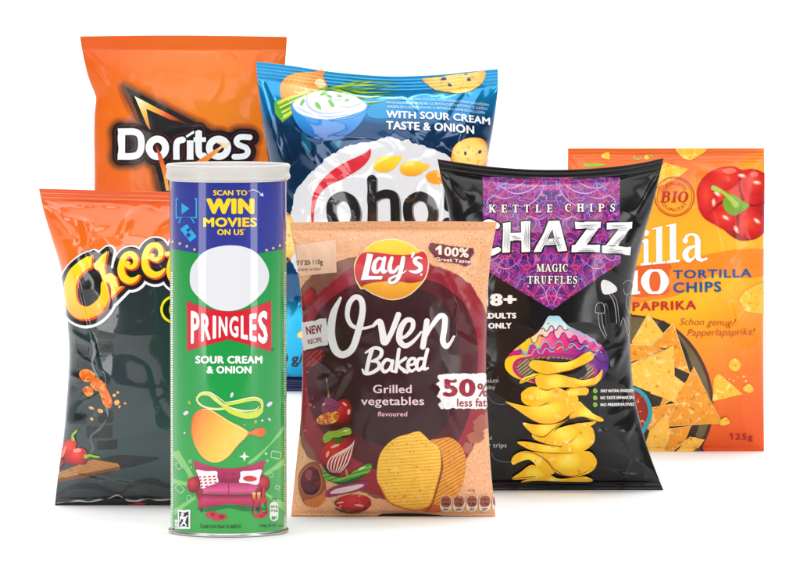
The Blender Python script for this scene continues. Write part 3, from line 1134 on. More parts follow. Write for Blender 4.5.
def tube_film(k, uv, X, Y):
    # blue shoulder with a shallow chevron edge, green below getting a little lighter
    ax = k.math('ABSOLUTE', k.math('SUBTRACT', X, TX / 100))
    edge = k.math('SUBTRACT', Y, k.math('SUBTRACT', 2.585, k.math('MULTIPLY', ax, 0.17)))
    r = k.node('ShaderNodeMapRange', i_1=-0.003, i_2=0.003)
    k.link(edge, r.inputs[0])
    n = k.node('ShaderNodeTexNoise', i_Scale=3.0)
    k.link(uv, n.inputs['Vector'])
    green = k.ramp(k.math('DIVIDE', k.math('SUBTRACT', Y, 2.6), 2.75), [(0.0, (8, 146, 62)), (0.5, (22, 152, 66)), (0.75, (44, 160, 70)), (1.0, (58, 166, 72))])
    return k.mix(r.outputs[0], k.mix(n.outputs[0], lin((40, 46, 136)), lin((50, 60, 152))), green)


prof_ = [(rb, z) for z in np.linspace(0.0026, ztop, 150)]
Vl, Ql = lathe('label', prof_, None, tube)
Vl = np.array(Vl)
zz = np.array([tube_x, 0, 0])
tris_ = []
for q in Ql:
    tris_ += [(q[0], q[1], q[2]), (q[0], q[2], q[3])]
tw = [(TX - 58, tz(0) * 0 + 179), (TX - 58, 534.5), (TX + 58, 534.5), (TX + 58, 179)]
can = Surface(tube, Vl + zz, Vl + zz, tris_, catmull([(TX - 57.9, 181), (TX - 57.9, 533), (TX - 30, 534), (TX, 535), (TX + 30, 534), (TX + 57.9, 533), (TX + 57.9, 181), (TX, 180)], 1, True), zz)
mesh_obj('printed_sleeve', Vl, Ql, mat(None, 'label', custom=tube_film, name='blue_and_green_sleeve'), tube, uv=project(Vl + zz) / 100)
steel = plain('tin_rim', (200, 200, 198), 0.28, 0.9)
rr = 59.8 * PXM
pr = [(0.5 * rb, 0.0016), (rb * 0.93, 0.0018), (rb * 0.985, 0.0), (rr, 0.0004), (rr + 0.0002, 0.0012), (rr, 0.0022), (rb + 0.0001, 0.0029), (rb - 0.0004, 0.003)]
v, q = lathe('rim', pr, None, tube)
mesh_obj('base_rim', v, q, steel, tube)
pr = [(rb - 0.0003, ztop - 0.001), (rb + 0.0012, ztop - 0.0006), (rb + 0.0014, ztop + 0.0008), (rb + 0.0002, ztop + 0.0014), (rb - 0.001, ztop + 0.0015)]
v, q = lathe('rim', pr, None, tube)
mesh_obj('top_rim', v, q, steel, tube)
# lid: skirt, bead, raised rim and sunk top
rl = 62.2 * PXM
zt = tz(163.6)
zl = tz(178.6)
pr = [(rb + 0.0016, zl + 0.0004), (rl - 0.0006, zl), (rl - 0.0001, zl + 0.0008), (rl, zl + 0.002), (rl - 0.0006, zl + 0.0032), (rl - 0.0009, zl + 0.0046), (rl - 0.0007, zt - 0.0032), (rl - 0.0001, zt - 0.0020), (rl - 0.0003, zt - 0.0008),
      (rl - 0.0012, zt), (rl - 0.0024, zt - 0.0002), (rl - 0.0032, zt - 0.0016), (rl - 0.0036, zt - 0.0034), (rl - 0.006, zt - 0.0040), (0.6 * rl, zt - 0.0040), (0.0005, zt - 0.0040)]
v, q = lathe('lid', pr, None, tube)
lidm = plain('white_polythene', (208, 204, 198), 0.34)
lidm.node_tree.nodes['Principled BSDF'].inputs['Subsurface Weight'].default_value = 0.25
lidm.node_tree.nodes['Principled BSDF'].inputs['Subsurface Radius'].default_value = (0.004, 0.004, 0.004)
lid = mesh_obj('lid', v, q, lidm, tube)

c = can.decal
f = Frame(155, 155, 3.0533)
f2 = Frame(155, 340, 2.829)
G = Frame(170, 290, 6.44)
H = Frame(180, 380, 7.25)
I = Frame(170, 450, 6.44)
FI = 'label'
yel = mat((250, 208, 46), FI)
cyan = mat((36, 168, 222), FI)
# light rays and reflections printed on the green
ray_m = mat((132, 196, 108), FI)
for pts in [[(-10, 0), (60, 0), (130, 120), (180, 220), (150, 230), (100, 130)], [(20, 180), (150, 215), (150, 240), (20, 215)], [(25, 380), (160, 295), (170, 310), (30, 420)],
            [(760, -190), (720, -110), (560, 60), (510, 90), (500, 80), (640, -40), (720, -150)], [(600, 150), (745, 40), (745, 90), (620, 165)], [(610, 268), (740, 340), (740, 400), (612, 285)]]:
    c('light_ray_print', I.P(pts), ray_m, 0)
for pts in [[(165, 360), (215, 305), (222, 312), (175, 372)], [(330, 260), (372, 205), (378, 215), (338, 275)]]:
    c('light_ray_print', f2.P([(x, y - 60) for x, y in pts]), mat((40, 158, 70), FI), 0)
# television, ticket
tv = c('television_icon', f.K([(66, 133), (127, 133), (127, 191), (66, 191)], 4.2, closed=True, smooth=False), cyan, 1)
c('icon_play', f.P([(82, 146), (106, 163), (82, 181)]), cyan, 1, tv)
c('icon_stand', f.K([(80, 192), (74, 206)], 4, smooth=False) + f.K([(112, 192), (120, 206)], 4, smooth=False), cyan, 1, tv)
tk = c('ticket_icon', rrect(*f((90, 213)), *f((116, 262)), 1.0, -38), cyan, 1)
c('icon_cut_out', rrect(*f((97, 224)), *f((109, 232)), .4, -38) + rrect(*f((97, 238)), *f((109, 250)), .4, -38), mat((44, 52, 142), FI), 2, tk)
pl = c('promotion_lettering', f.T('SCAN TO', 178, 281, 106, 123, bold=.035) + f.T('MOVIES', 148, 311, 189, 219, bold=.05) + f.T('ON US', 190, 270, 225, 244, bold=.04) + f.T('*', 270, 276, 225, 232), mat(None, FI, grad=(*f((148, 180)), *f((312, 190)), [(0, (254, 216, 40)), (1, (240, 196, 60))])), 1, label='yellow capitals on the blue shoulder')
c('promotion_lettering', f.T('WIN', 157, 303, 129, 180, bold=.075), yel, 1, pl)
c('arrow_print', f.K([(286, 110), (300, 106), (316, 113), (326, 123)], [1.4, 2.2, 2.4, 2.6]) + f.P([(318, 124), (331, 126), (328, 114)]), mat((210, 214, 240), FI), 1)
for i, (x, y) in enumerate([(55, 264), (77, 270), (98, 278), (121, 288), (340, 290), (360, 284), (380, 276), (398, 268)]):
    st = []
    for j in range(10):
        a = math.pi * (j / 5 - 0.5)
        rad_ = 5.6 if j % 2 == 0 else 2.4
        st.append((x + rad_ * math.cos(a), y + rad_ * math.sin(a)))
    c('star_print', f.P(st), yel, 1)
# blank white oval and red banner
c('white_oval_print', f.S([(107, 378), (114, 338), (150, 296), (200, 278), (256, 277), (300, 292), (330, 322), (347, 360), (340, 402), (310, 438), (270, 466), (225, 476), (180, 468), (140, 440), (114, 410)]), mat((222, 222, 226), FI), 1, label='plain white oval above the red banner')
top = lambda x: 68 + 70 * (1 - min(1, abs(x - 378) / 270) ** 1.7)
bn = c('banner_logo', G.P([(110, 68)] + [(x, top(x)) for x in range(130, 640, 30)] + [(650, 68), (650, 395), (376, 318), (112, 393)]), mat((208, 24, 44), FI, noise=(3, 0.05)), 2, label='red bow shaped banner with white capitals')


def arch(x, y):
    u = (x - 375) / 245
    t = (y - 100) / 200
    a = 163 - 47 * min(1.1, abs(u)) ** 1.6
    b = 293 + 55 * abs(u)
    return (x, a + (b - a) * t)


widths = [(137, 192, 'P'), (203, 263, 'R'), (276, 298, 'I'), (314, 370, 'N'), (382, 440, 'G'), (455, 500, 'L'), (510, 556, 'E'), (564, 626, 'S')]
pg = []
for a, b, ch in widths:
    pg += G.T(ch, a, b, 100, 300, bold=.04, warp=arch)
c('banner_lettering', pg, mat((244, 244, 244), FI), 3, bn)
c('flavour_lettering', G.T('SOUR CREAM', 165, 594, 420, 472, bold=.055) + G.T('& ONION', 236, 524, 485, 536, bold=.055), mat((244, 246, 240), FI), 1)
c('registered_mark', G.ring(659, 381, 8, 9, 3), mat((20, 60, 34), FI), 1)
# onion ring, chip and flecks
on = c('onion_ring_print', H.K([(325, 190), (262, 140), (215, 100), (160, 98), (128, 128), (134, 158), (175, 190), (250, 208), (325, 205)], [24, 30, 32, 26, 18, 14, 14, 16, 18]), mat((214, 224, 120), FI, noise=(6, .15)), 2)
c('onion_ring_print', H.K([(320, 186), (360, 215), (420, 240), (480, 256), (540, 248), (580, 222)], [24, 40, 46, 46, 50, 40]) + H.K([(320, 178), (400, 164), (470, 146), (530, 136), (572, 146), (592, 180), (586, 225)], [18, 22, 26, 26, 20, 18, 24]), mat((206, 218, 76), FI, noise=(9, .22)), 3, on)
c('onion_edge_print', H.K([(320, 160), (400, 150), (480, 130), (545, 124), (590, 146), (600, 190)], [4, 6, 6, 6, 6, 4]) + H.K([(330, 182), (400, 208), (470, 222), (540, 214), (574, 186)], [3, 8, 10, 8, 4]) + H.K([(122, 140), (140, 170), (190, 198), (260, 212), (320, 208)], [5, 7, 8, 8, 4]) + H.K([(140, 100), (190, 84), (230, 92), (300, 140), (330, 165)], [4, 5, 6, 6, 4]), mat((240, 244, 216), FI), 4, on)
ch1 = [(0.0, (232, 122, 44)), (0.25, (236, 156, 56)), (0.6, (244, 192, 74)), (1.0, (246, 206, 104))]
cp = c('curved_chip_print', H.S([(160, 208), (215, 212), (290, 258), (360, 305), (440, 345), (500, 380), (470, 420), (420, 470), (360, 545), (318, 578), (262, 596), (205, 585), (150, 540), (105, 460), (86, 380), (92, 290), (118, 232)]), mat(None, FI, grad=(*H((90, 300)), *H((430, 470)), ch1), noise=(14, .12)), 2, label='pale golden curved chip')
c('chip_curl_print', H.S([(488, 388), (520, 366), (560, 348), (604, 346), (618, 372), (606, 402), (570, 408), (530, 396)]), mat(None, FI, grad=(*H((500, 360)), *H((600, 410)), [(0, (244, 120, 60)), (1, (226, 100, 40))])), 3, cp)
c('chip_edge_print', H.K([(160, 210), (215, 213), (290, 258), (360, 304), (440, 344), (500, 380)], [3, 7, 9, 12, 12, 4]), mat((250, 214, 130), FI), 3, cp)
c('chip_edge_print', H.K([(498, 384), (470, 420), (420, 470), (360, 545), (318, 578)], [4, 4, 4, 4, 3]) + H.K([(160, 208), (118, 232), (92, 290), (86, 380), (105, 460)], [4, 6, 6, 5, 2]), mat((226, 108, 40), FI), 3, cp)
for x, y, a, b, r in [(376, 106, 11, 20, 20), (646, 173, 15, 24, 50), (46, 238, 14, 22, 60), (594, 292, 9, 9, 0), (645, 284, 8, 14, -50), (36, 382, 7, 8, 0)]:
    c('garlic_fleck_print', H.E(x, y, a, b, r, 14), mat((222, 210, 232), FI), 2)
for x, y, a, b, r in [(72, 162, 12, 16, -30), (545, 300, 12, 16, 20), (468, 324, 12, 7, 0)]:
    c('herb_fleck_print', H.E(x, y, a, b, r, 12), mat((150, 176, 50), FI), 2)
# confetti symbols
pale = mat((170, 214, 160), FI)
for x, y, s, r in [(60, 100, 20, 60), (66, 248, 26, 45), (680, 30, 30, 10), (690, 240, 14, 30)]:
    a, b = I((x - s, y - s * .7)), I((x + s, y + s * .7))
    c('confetti_print', K(rrect(a[0], a[1], b[0], b[1], .6, r)[0], .9, closed=True, smooth=False), pale, 1)
for x, y, rx in [(125, 305, 14), (652, 160, 12), (131, 72, 8), (626, 66, 6), (138, 110, 4)]:
    c('confetti_print', I.ring(x, y, rx, rx * 1.2, 5, n=16), pale, 1)
for x, y, s in [(478, 40, 34), (616, 22, 13)]:
    c('confetti_print', I.P([(x - s, y), (x - s * .25, y - s * .25), (x, y - s), (x + s * .25, y - s * .25), (x + s, y), (x + s * .25, y + s * .25), (x, y + s), (x - s * .25, y + s * .25)]), mat((226, 240, 216), FI), 1)
# sofa with cushions, table and slippers
sh = c('sofa_and_shadow_print', I.S([(190, 370), (380, 352), (580, 365), (600, 385), (480, 392), (380, 372), (260, 395), (196, 388)]), mat((18, 112, 48), FI), 1, label='wine red sofa with white cushions over its painted shadow')  # dark green blob: the sofa's cast shadow painted in, parent of its parts
c('sofa_back_print', I.S([(155, 66), (205, 84), (270, 104), (376, 117), (485, 104), (550, 86), (608, 66), (602, 110), (594, 150), (602, 225), (380, 225), (170, 225), (172, 160), (160, 110)], 4), mat(None, FI, grad=(*I((376, 80)), *I((376, 225)), [(0, (186, 44, 92)), (0.6, (160, 26, 78)), (1, (112, 14, 50))])), 2, sh)
c('sofa_seat_print', I.S([(204, 214), (300, 208), (376, 210), (470, 208), (570, 214), (572, 290), (470, 282), (376, 288), (280, 282), (196, 290)], 4), mat(None, FI, grad=(*I((376, 208)), *I((376, 292)), [(0, (176, 44, 100)), (0.6, (214, 84, 138)), (1, (150, 24, 74))])), 3, sh)
c('sofa_front_print', I.P([(170, 270), (210, 282), (376, 290), (560, 284), (590, 270), (574, 362), (560, 364), (376, 344), (200, 374), (188, 372)]), mat(None, FI, grad=(*I((376, 285)), *I((376, 370)), [(0, (112, 10, 46)), (0.4, (196, 46, 96)), (1, (150, 20, 60))])), 4, sh)
for x, y, rx, inner in ((154, 222, 40, [(168, 226), (214, 250), (214, 286), (196, 340), (180, 310), (166, 266)]), (602, 216, 38, [(590, 226), (548, 250), (548, 286), (566, 330), (580, 300), (594, 262)])):
    c('sofa_arm_print', I.P(inner), mat((150, 18, 50), FI), 4, sh)
    c('sofa_arm_print', I.E(x, y, rx, 52, 0), mat(None, FI, rad=(*I((x - 8, y - 14)), 7.5, 9, [(0, (214, 54, 66)), (.5, (176, 26, 48)), (1, (112, 10, 36))])), 5, sh)
c('sofa_seam_print', I.K([(377, 212), (378, 284)], 3, smooth=False) + I.K([(208, 284), (376, 292), (566, 286)], 4), mat((110, 10, 46), FI), 5, sh)
for x, y in [(347, 150), (408, 150), (347, 186), (408, 186)]:
    c('sofa_button_print', I.E(x, y, 6, 6, 0, 10), mat((110, 10, 50), FI), 3, sh)
for x, y in [(203, 384), (560, 380)]:
    c('sofa_leg_print', I.P([(x - 7, y - 14), (x + 7, y - 14), (x + 5, y + 14), (x - 4, y + 14)]), mat((50, 16, 20), FI), 3, sh)
cu = c('cushion_print', I.S([(174, 124), (236, 134), (302, 134), (306, 170), (312, 204), (260, 226), (206, 246), (198, 200), (184, 160)], 3), mat((236, 230, 232), FI), 6, sh)
dots = []
for i in range(4):
    for j in range(4):
        dots += I.E(196 + i * 30 + j * 4, 172 + j * 20 - i * 1.5, 10, 5, -15, 10)
c('cushion_pattern', dots, mat((206, 40, 50), FI), 7, cu)
cu = c('cushion_print', I.S([(456, 136), (520, 132), (586, 124), (576, 170), (562, 220), (500, 212), (444, 206), (452, 170)], 3), mat((238, 230, 232), FI), 6, sh)
c('cushion_pattern', I.E(512, 182, 44, 18, 2), mat((208, 32, 46), FI), 7, cu)
tb = c('side_table_print', I.E(578, 322, 52, 15), mat((206, 26, 48), FI), 8, label='small red table with two glasses')
c('table_leg_print', I.K([(540, 330), (532, 408)], 8, smooth=False) + I.K([(614, 330), (622, 402)], 8, smooth=False) + I.K([(578, 330), (576, 392)], 7, smooth=False), mat((170, 16, 40), FI), 8, tb)
for x in (536, 566):
    c('glass_print', I.P([(x - 11, 272), (x + 11, 272), (x + 9, 314), (x - 9, 314)]), mat(None, FI, grad=(*I((x, 272)), *I((x, 314)), [(0, (250, 226, 190)), (.3, (236, 150, 60)), (1, (196, 96, 30))])), 9, tb)
c('small_tube_print', rrect(*I((588, 236)), *I((608, 310)), 1.2), mat(None, FI, grad=(*I((588, 270)), *I((608, 270)), [(0, (226, 50, 60)), (1, (140, 10, 30))])), 9, tb)
for x, y, a, b, r in [(264, 412, 36, 18, -10), (316, 430, 52, 22, -4), (596, 408, 32, 14, 8), (572, 424, 38, 14, 4)]:
    s1 = c('slipper_print', I.E(x, y, a, b, r), mat((206, 40, 66), FI), 3)
    c('slipper_opening_print', I.E(x + a * .3, y - b * .1, a * .36, b * .5, r), mat((140, 14, 40), FI), 4, s1)
# small print marks
rm = c('recycling_mark', rect(*I((54, 382)), *I((133, 506))), mat((240, 244, 240), FI), 2)
c('recycling_mark', rect(*I((34, 446)), *I((52, 506))), mat((240, 244, 240), FI), 2, rm)
c('mark_ground', rect(*I((62, 394)), *I((122, 494))), mat((16, 18, 16), FI), 3, rm)
c('mark_figure', I.E(84, 412, 10, 10) + I.K([(76, 432), (98, 440), (92, 466)], [20, 18, 14]) + I.K([(92, 460), (74, 486)], 10, smooth=False) + I.K([(94, 462), (108, 484)], 10, smooth=False) + I.K([(100, 436), (114, 424)], 10, smooth=False) + I.K([(74, 436), (68, 458)], 8, smooth=False), mat((240, 244, 240), FI), 4, rm)
c('small_lettering', I.T('8+', 38, 48, 486, 500) + I.T('30', 38, 48, 462, 476), mat((16, 40, 20), FI), 3)
c('small_lettering', I.T('Смак сметани та цибулі', 196, 456, 474, 500, bold=.005), mat((14, 66, 34), FI), 2)
c('small_lettering', I.T('165g (5.57 oz)', 574, 728, 474, 492), mat((14, 66, 34), FI), 2)
c('small_lettering', I.T('30g', 652, 684, 302, 318), mat((14, 66, 34), FI), 2)
nu = c('nutrition_mark', rrect(*I((639, 330)), *I((695, 456)), 4.2), mat((224, 236, 216), FI), 2)
c('nutrition_lettering', I.T('665 kJ', 646, 688, 352, 370, bold=.02) + I.T('159 kcal', 644, 690, 378, 396, bold=.02) + I.T('8%*', 652, 684, 424, 446, bold=.03), mat((24, 40, 26), FI), 3, nu)
# the little ticks down both edges
for x0, nm in ((TX - 56.4, 0), (TX + 56.2, 1)):
    tk_, bl = [], []
    for i in range(112):
        y = 272 + i * 2.34
        tk_ += rect(x0 - 1.3, y, x0 + 1.3, y + 1.45)
    c('edge_tick_print', tk_, mat((206, 222, 190), FI), 1, res=3.0)

# ------------------------------------------------------------------ blue metallic bag with a white splash
def blue_film(k, uv, X, Y):
    n = k.node('ShaderNodeTexNoise', i_Scale=1.6, i_Detail=2.0)
    k.link(uv, n.inputs['Vector'])
    y2 = k.math('ADD', Y, k.math('MULTIPLY', k.math('SUBTRACT', n.outputs[0], 0.5), 0.22))
    c = k.ramp(k.math('DIVIDE', k.math('SUBTRACT', y2, 0.6), 3.35),
               [(0.0, (0, 144, 200)), (0.10, (0, 140, 196)), (0.155, (0, 116, 176)), (0.19, (0, 58, 100)), (0.30, (0, 42, 78)), (0.70, (2, 76, 124)), (0.76, (0, 184, 230)), (0.944, (0, 176, 226)), (1.0, (0, 176, 226))])
    st = k.math('GREATER_THAN', Y, 3.765)
    return k.mix(st, c, lin((16, 28, 84)))


bag = Bag('crisp_bag', 'big shiny blue crisp bag with a bowl of sour cream and a white splash',
          [(256, 61.5), (258, 85), (261.5, 115), (266, 145), (270, 175), (271, 220), (266, 300), (260, 360), (258, 391)],
          [(498, 69), (497.5, 92), (493.5, 125), (488, 158), (484, 190), (483, 240), (487, 310), (494, 360), (498, 391)],
          [(256, 61.5), (290, 65.5), (330, 71.5), (370, 75.2), (400, 76.3), (440, 74.5), (470, 71.5), (498, 69)], [(258, 391), (330, 391), (420, 391), (498, 391)],
          391, 0.048, 17, 12, mat(None, 'foil', custom=blue_film, name='blue_metallic_film'), seed=27, lumps=1.8, folds=1.6, crimp=0.4,
          creases=[(258, 80, 284, 170, 3.4, 3.0), (262, 78, 292, 160, 2.0, -1.6), (484, 80, 455, 150, 3.6, 2.8), (470, 82, 440, 120, 2.6, 1.8), (400, 92, 418, 112, 2.6, 1.8), (300, 140, 315, 165, 2.4, 1.6),
                   (290, 330, 300, 295, 3.0, 2.4), (410, 95, 430, 90, 2.0, 1.4), (440, 100, 470, 88, 2.0, 1.5)])
d = bag.decal
FO = 'gloss'
J = Frame(245, 50, 3.0189)
K5 = Frame(290, 135, 5.0)
A7 = Frame(255, 60, 5.8)       # close view of the upper left
Z7 = Frame(375, 60, 5.8)       # close view of the upper right
# onion
on = d('onion_print', A7.S([(146, 180), (150, 140), (185, 95), (250, 72), (320, 70), (360, 62), (392, 52), (410, 62), (398, 82), (396, 96), (418, 138), (420, 170), (380, 190), (300, 205), (200, 230), (158, 230)]),
       mat(None, FO, rad=(*A7((250, 130)), 34, 26, [(0, (250, 200, 120)), (0.5, (240, 164, 66)), (1, (208, 112, 34))]), waves=(0.35, 4.5, (226, 140, 56), 0.25)), 1, label='golden brown onion', res=0.75)
d('onion_shine_print', A7.S([(345, 130), (370, 105), (392, 112), (412, 145), (400, 165), (368, 160)]), mat((250, 226, 190), FO), 2, on, res=0.75)
d('onion_root_print', A7.K([(225, 186), (262, 192), (300, 184), (310, 200)], [4, 8, 9, 4]) + A7.K([(284, 150), (296, 172), (304, 192)], [3, 6, 6]), mat((248, 222, 170), FO), 2, on, res=0.8)
# chives
greens = [(112, 176, 40), (150, 200, 50), (84, 156, 40), (190, 214, 70), (64, 136, 44)]
rnd = random.Random(5)
ch_ = d('chive_print', A7.P([(112, 250), (130, 232), (300, 190), (330, 200), (230, 300), (160, 362), (118, 310)]), mat((120, 176, 44), FO), 1, label='bunch of green chives')
for i in range(11):
    y0 = 246 + i * 9.5
    d('chive_stalk_print', A7.K([(128 + i * 3, y0 + 6), (210, y0 - 30 + i * .5), (330, 190 - i * 1)], [10, 10, 8]), mat(greens[i % 5] if i % 3 else (226, 222, 90), FO), 2, ch_)
    if i < 9:
        d('chive_cut_print', A7.E(124 + i * 4, y0 + 8, 8, 10, 20, 10), mat((70, 176, 60), FO), 3, ch_)
for i in range(16):
    ya, yb = 195 - i * 2.4, 100 + i * 9 + rnd.uniform(-8, 8)
    d('chive_stalk_print', A7.K([(330 + i * 5, ya), (470 + rnd.uniform(-20, 20), 152 + i * 1.6), (620, yb + 20), (690 + rnd.uniform(-10, 190), yb + rnd.uniform(0, 30))], [9, 9, 7, 2]), mat(greens[i % 5], FO), 2 + i % 2, ch_)
# bowl of cream
bw = d('bowl_print', A7.S([(208, 270), (216, 250), (300, 236), (430, 228), (560, 236), (648, 252), (655, 274), (640, 320), (610, 370), (560, 420), (490, 460), (432, 470), (370, 462), (310, 436), (262, 394), (226, 336)]),
       mat(None, FO, grad=(*A7((430, 330)), *A7((430, 470)), [(0, (44, 144, 216)), (0.55, (24, 112, 190)), (1, (8, 66, 140))])), 4, label='blue bowl of white sour cream')
d('cream_print', A7.S([(220, 262), (250, 228), (300, 205), (340, 190), (395, 186), (440, 182), (500, 196), (560, 205), (610, 232), (646, 262), (630, 292), (560, 318), (480, 338), (400, 344), (320, 332), (250, 305)]),
  mat((226, 228, 246), FO, noise=(5, 0.06)), 5, bw)
for pts, w_ in [([(306, 205), (300, 240), (320, 280), (370, 306), (440, 312), (520, 300)], [4, 12, 14, 10, 8, 3]), ([(480, 268), (540, 276), (590, 262), (620, 250)], [3, 8, 8, 3]), ([(360, 322), (440, 330), (540, 318)], [3, 9, 3]), ([(400, 196), (450, 232), (520, 232)], [3, 8, 3]), ([(240, 270), (290, 300), (340, 318)], [3, 8, 3])]:
    d('cream_swirl_print', A7.K(pts, w_), mat((176, 190, 228), FO), 6, bw)
d('cream_swirl_print', A7.K([(330, 210), (322, 246), (352, 284), (410, 296)], [4, 14, 16, 4]) + A7.K([(450, 210), (510, 222), (560, 240)], [4, 16, 4]), mat((250, 250, 255), FO), 6, bw)
for x, y, a, b, r in [(275, 248, 9, 22, 30), (366, 268, 12, 26, -38), (442, 254, 12, 26, -35), (534, 236, 16, 7, -20), (488, 212, 18, 8, 10), (400, 196, 26, 9, -25), (430, 212, 20, 7, 25)]:
    d('herb_print', A7.E(x, y, a, b, r, 14), mat((104, 176, 48), FO, noise=(20, .3)), 7, bw)
d('bowl_rim_print', A7.K([(212, 262), (230, 296), (310, 334), (420, 348), (540, 338), (620, 306), (652, 268)], 5), mat((90, 172, 230), FO), 7, bw)
# drips of light painted as paler shards on the dark blue
for pts in ([(276, 410), (292, 420), (322, 480), (328, 520), (318, 540), (290, 505), (270, 460)], [(436, 478), (500, 466), (490, 500), (468, 522), (456, 510)]):
    d('blue_glint_print', A7.S(pts, 3), mat((22, 104, 140), 'foil'), 1)
d('fish_shape_print', A7.S([(648, 296), (690, 250), (754, 236), (820, 270), (790, 330), (720, 340), (664, 330)]), mat((22, 128, 178), 'foil'), 1)
# crackers
crk = lambda cx, cy, r: mat(None, FO, rad=(cx, cy, r, r, [(0, (248, 226, 130)), (0.75, (244, 208, 104)), (0.95, (240, 170, 60)), (1, (222, 140, 40))]), spots=[((226, 160, 60), 16, 0.56, 0.12)])
e1 = d('cracker_print', Z7.S([(274, 112), (330, 100), (450, 84), (560, 72), (636, 64), (638, 100), (614, 140), (560, 178), (490, 194), (420, 188), (350, 172), (304, 142)], 4), crk(*Z7((460, 90)), 33), 3, label='round yellow cracker with holes, cut by the top seal', res=0.75)
d('cracker_hole_print', Z7.E(398, 110, 17, 8, -10, 12) + Z7.E(544, 114, 11, 10, 40, 12) + Z7.E(434, 146, 13, 8, 30, 12) + Z7.E(528, 82, 12, 5, 0, 12), mat((40, 70, 130), FO), 4.5, e1, res=0.6)
e2 = d('cracker_print', Z7.S([(444, 600), (440, 560), (456, 505), (500, 464), (560, 450), (620, 458), (646, 490), (648, 540), (644, 640), (520, 680)], 4), crk(*Z7((545, 540)), 18.5), 6, label='round yellow cracker with two holes')
d('cracker_hole_print', Z7.E(521, 540, 7, 12, 0, 12) + Z7.E(604, 532, 9, 12, 30, 12), mat((30, 40, 70), FO), 7, e2)
e3 = d('cracker_print', E(285, 237, 11, 26, 0, 24), crk(280, 237, 24), 4)
d('cracker_hole_print', E(288, 259, 1.6, 2.2, 0, 10), mat((40, 60, 90), FO), 5, e3)
d('cracker_print', E(302, 334, 5, 3.5, -20, 16), crk(302, 334, 5), 4)
# lettering
slope = lambda x, y: (x, y + 0.00035 * max(0, x - 560) ** 2 + 0.03 * (x - 430))
lt = d('flavour_lettering', J.T('WITH SOUR CREAM', 426, 738, 183, 206, bold=.035, warp=slope) + J.T('TASTE & ONION', 426, 690, 214, 240, bold=.035, warp=slope), mat((238, 242, 246), FO), 7)
for i, tx in enumerate(['SMAKSATT MED GRÄDDFIL OCH LÖK / AR GRĀDĪNAS SĪPOLIEM UN KRĒJUMU', 'HAPUKOORE JA SIBULA MAITSELISED / СО ВКУСОМ СМЕТАНЫ И ЛУКА / ЗІ СМАКОМ', 'GRÄDDFIL- OCH LÖKSMAK, OCH LÖK / O GRIETINĖS IR SVOGŪNŲ SKONIO 2 GĀRŠA']):
    d('small_lettering', J.T(tx, 426 + i, 735 - 6 * i, 143 + 12.5 * i, 150.5 + 12.5 * i, warp=slope), mat((196, 218, 234), FO), 7)
# white splash with its logo
edge = K5([(-30, 560), (-10, 470), (5, 395), (14, 350), (22, 300), (40, 262), (66, 235), (92, 200), (120, 175), (150, 150), (180, 112), (230, 88), (276, 60), (300, 52), (330, 50), (352, 36), (390, 38), (420, 30), (452, 20), (495, 8),
           (530, 18), (555, 28), (590, 20), (606, 38), (640, 48), (668, 54), (690, 66), (716, 68), (735, 84), (770, 92), (790, 108), (830, 130), (880, 170), (920, 230), (950, 320), (960, 450), (940, 600), (860, 720), (700, 800), (420, 830), (180, 790), (40, 690)])
d('splash_print', wobble(edge, 0.6, 2.2, 4), mat((212, 212, 215), FO), 3, label='white splash with a ragged edge')
sp = d('brand_logo', K5.K([(244, 310), (208, 345), (212, 420), (250, 470), (305, 462), (330, 400), (312, 335), (278, 308)], 46, closed=True)
       + K5.K([(408, 222), (408, 480)], 46, smooth=False) + K5.K([(410, 330), (450, 300), (495, 296), (522, 325), (526, 480)], [30, 40, 44, 46, 46])
       + K5.K([(628, 310), (590, 345), (594, 420), (632, 470), (688, 462), (714, 400), (698, 335), (662, 308)], 46, closed=True)
       + K5.K([(800, 180), (790, 360)], 44, smooth=False) + K5.E(786, 440, 28, 28), mat((16, 14, 16), FO), 5, label='black rounded lower case lettering')
d('logo_shadow_print', K5.K([(252, 314), (216, 349), (220, 424), (258, 474), (313, 466), (338, 404), (320, 339), (286, 312)], 46, closed=True) + K5.K([(416, 228), (416, 480)], 46, smooth=False)
  + K5.K([(418, 334), (458, 304), (503, 300), (530, 329), (534, 480)], [30, 40, 44, 46, 46]) + K5.K([(636, 314), (598, 349), (602, 424), (640, 474), (696, 466), (722, 404), (706, 339), (670, 312)], 46, closed=True), mat((120, 118, 120), FO), 4, sp)
d('flame_stroke_print', K5.S([(404, 68), (400, 110), (372, 150), (325, 186), (262, 222), (206, 246), (170, 272), (142, 308), (126, 356), (119, 440), (120, 520), (110, 520), (107, 440), (108, 350), (118, 296), (146, 244), (200, 186), (270, 140), (340, 108), (380, 88)], 4), mat((206, 30, 44), FO), 5, sp)
drop = mat(None, FO, grad=(*K5((480, 105)), *K5((480, 200)), [(0, (250, 212, 60)), (0.6, (246, 190, 36)), (1, (236, 150, 30))]))
for pts in [[(560, 108), (536, 150), (500, 182), (450, 186), (420, 170), (418, 146), (438, 118), (480, 104), (520, 106)], [(698, 150), (668, 186), (620, 206), (570, 200), (548, 178), (552, 154), (580, 134), (630, 130), (668, 144)],
            [(810, 200), (790, 230), (740, 246), (696, 236), (678, 214), (690, 190), (730, 176), (780, 182)]]:
    d('drop_print', K5.S(pts, 4), drop, 5, sp)
d('weight_lettering', T('g/', 291.5, 303.5, 352.5, 363, bold=.016) + T('130', 268, 288, 352.5, 363, bold=.016) + T('4.6 oz', 305, 340, 352.5, 363, bold=.016), mat((10, 16, 30), FO), 4)
d('foot_band_print', rect(262, 381, 496, 382.2), mat((50, 70, 130), FO), 1)

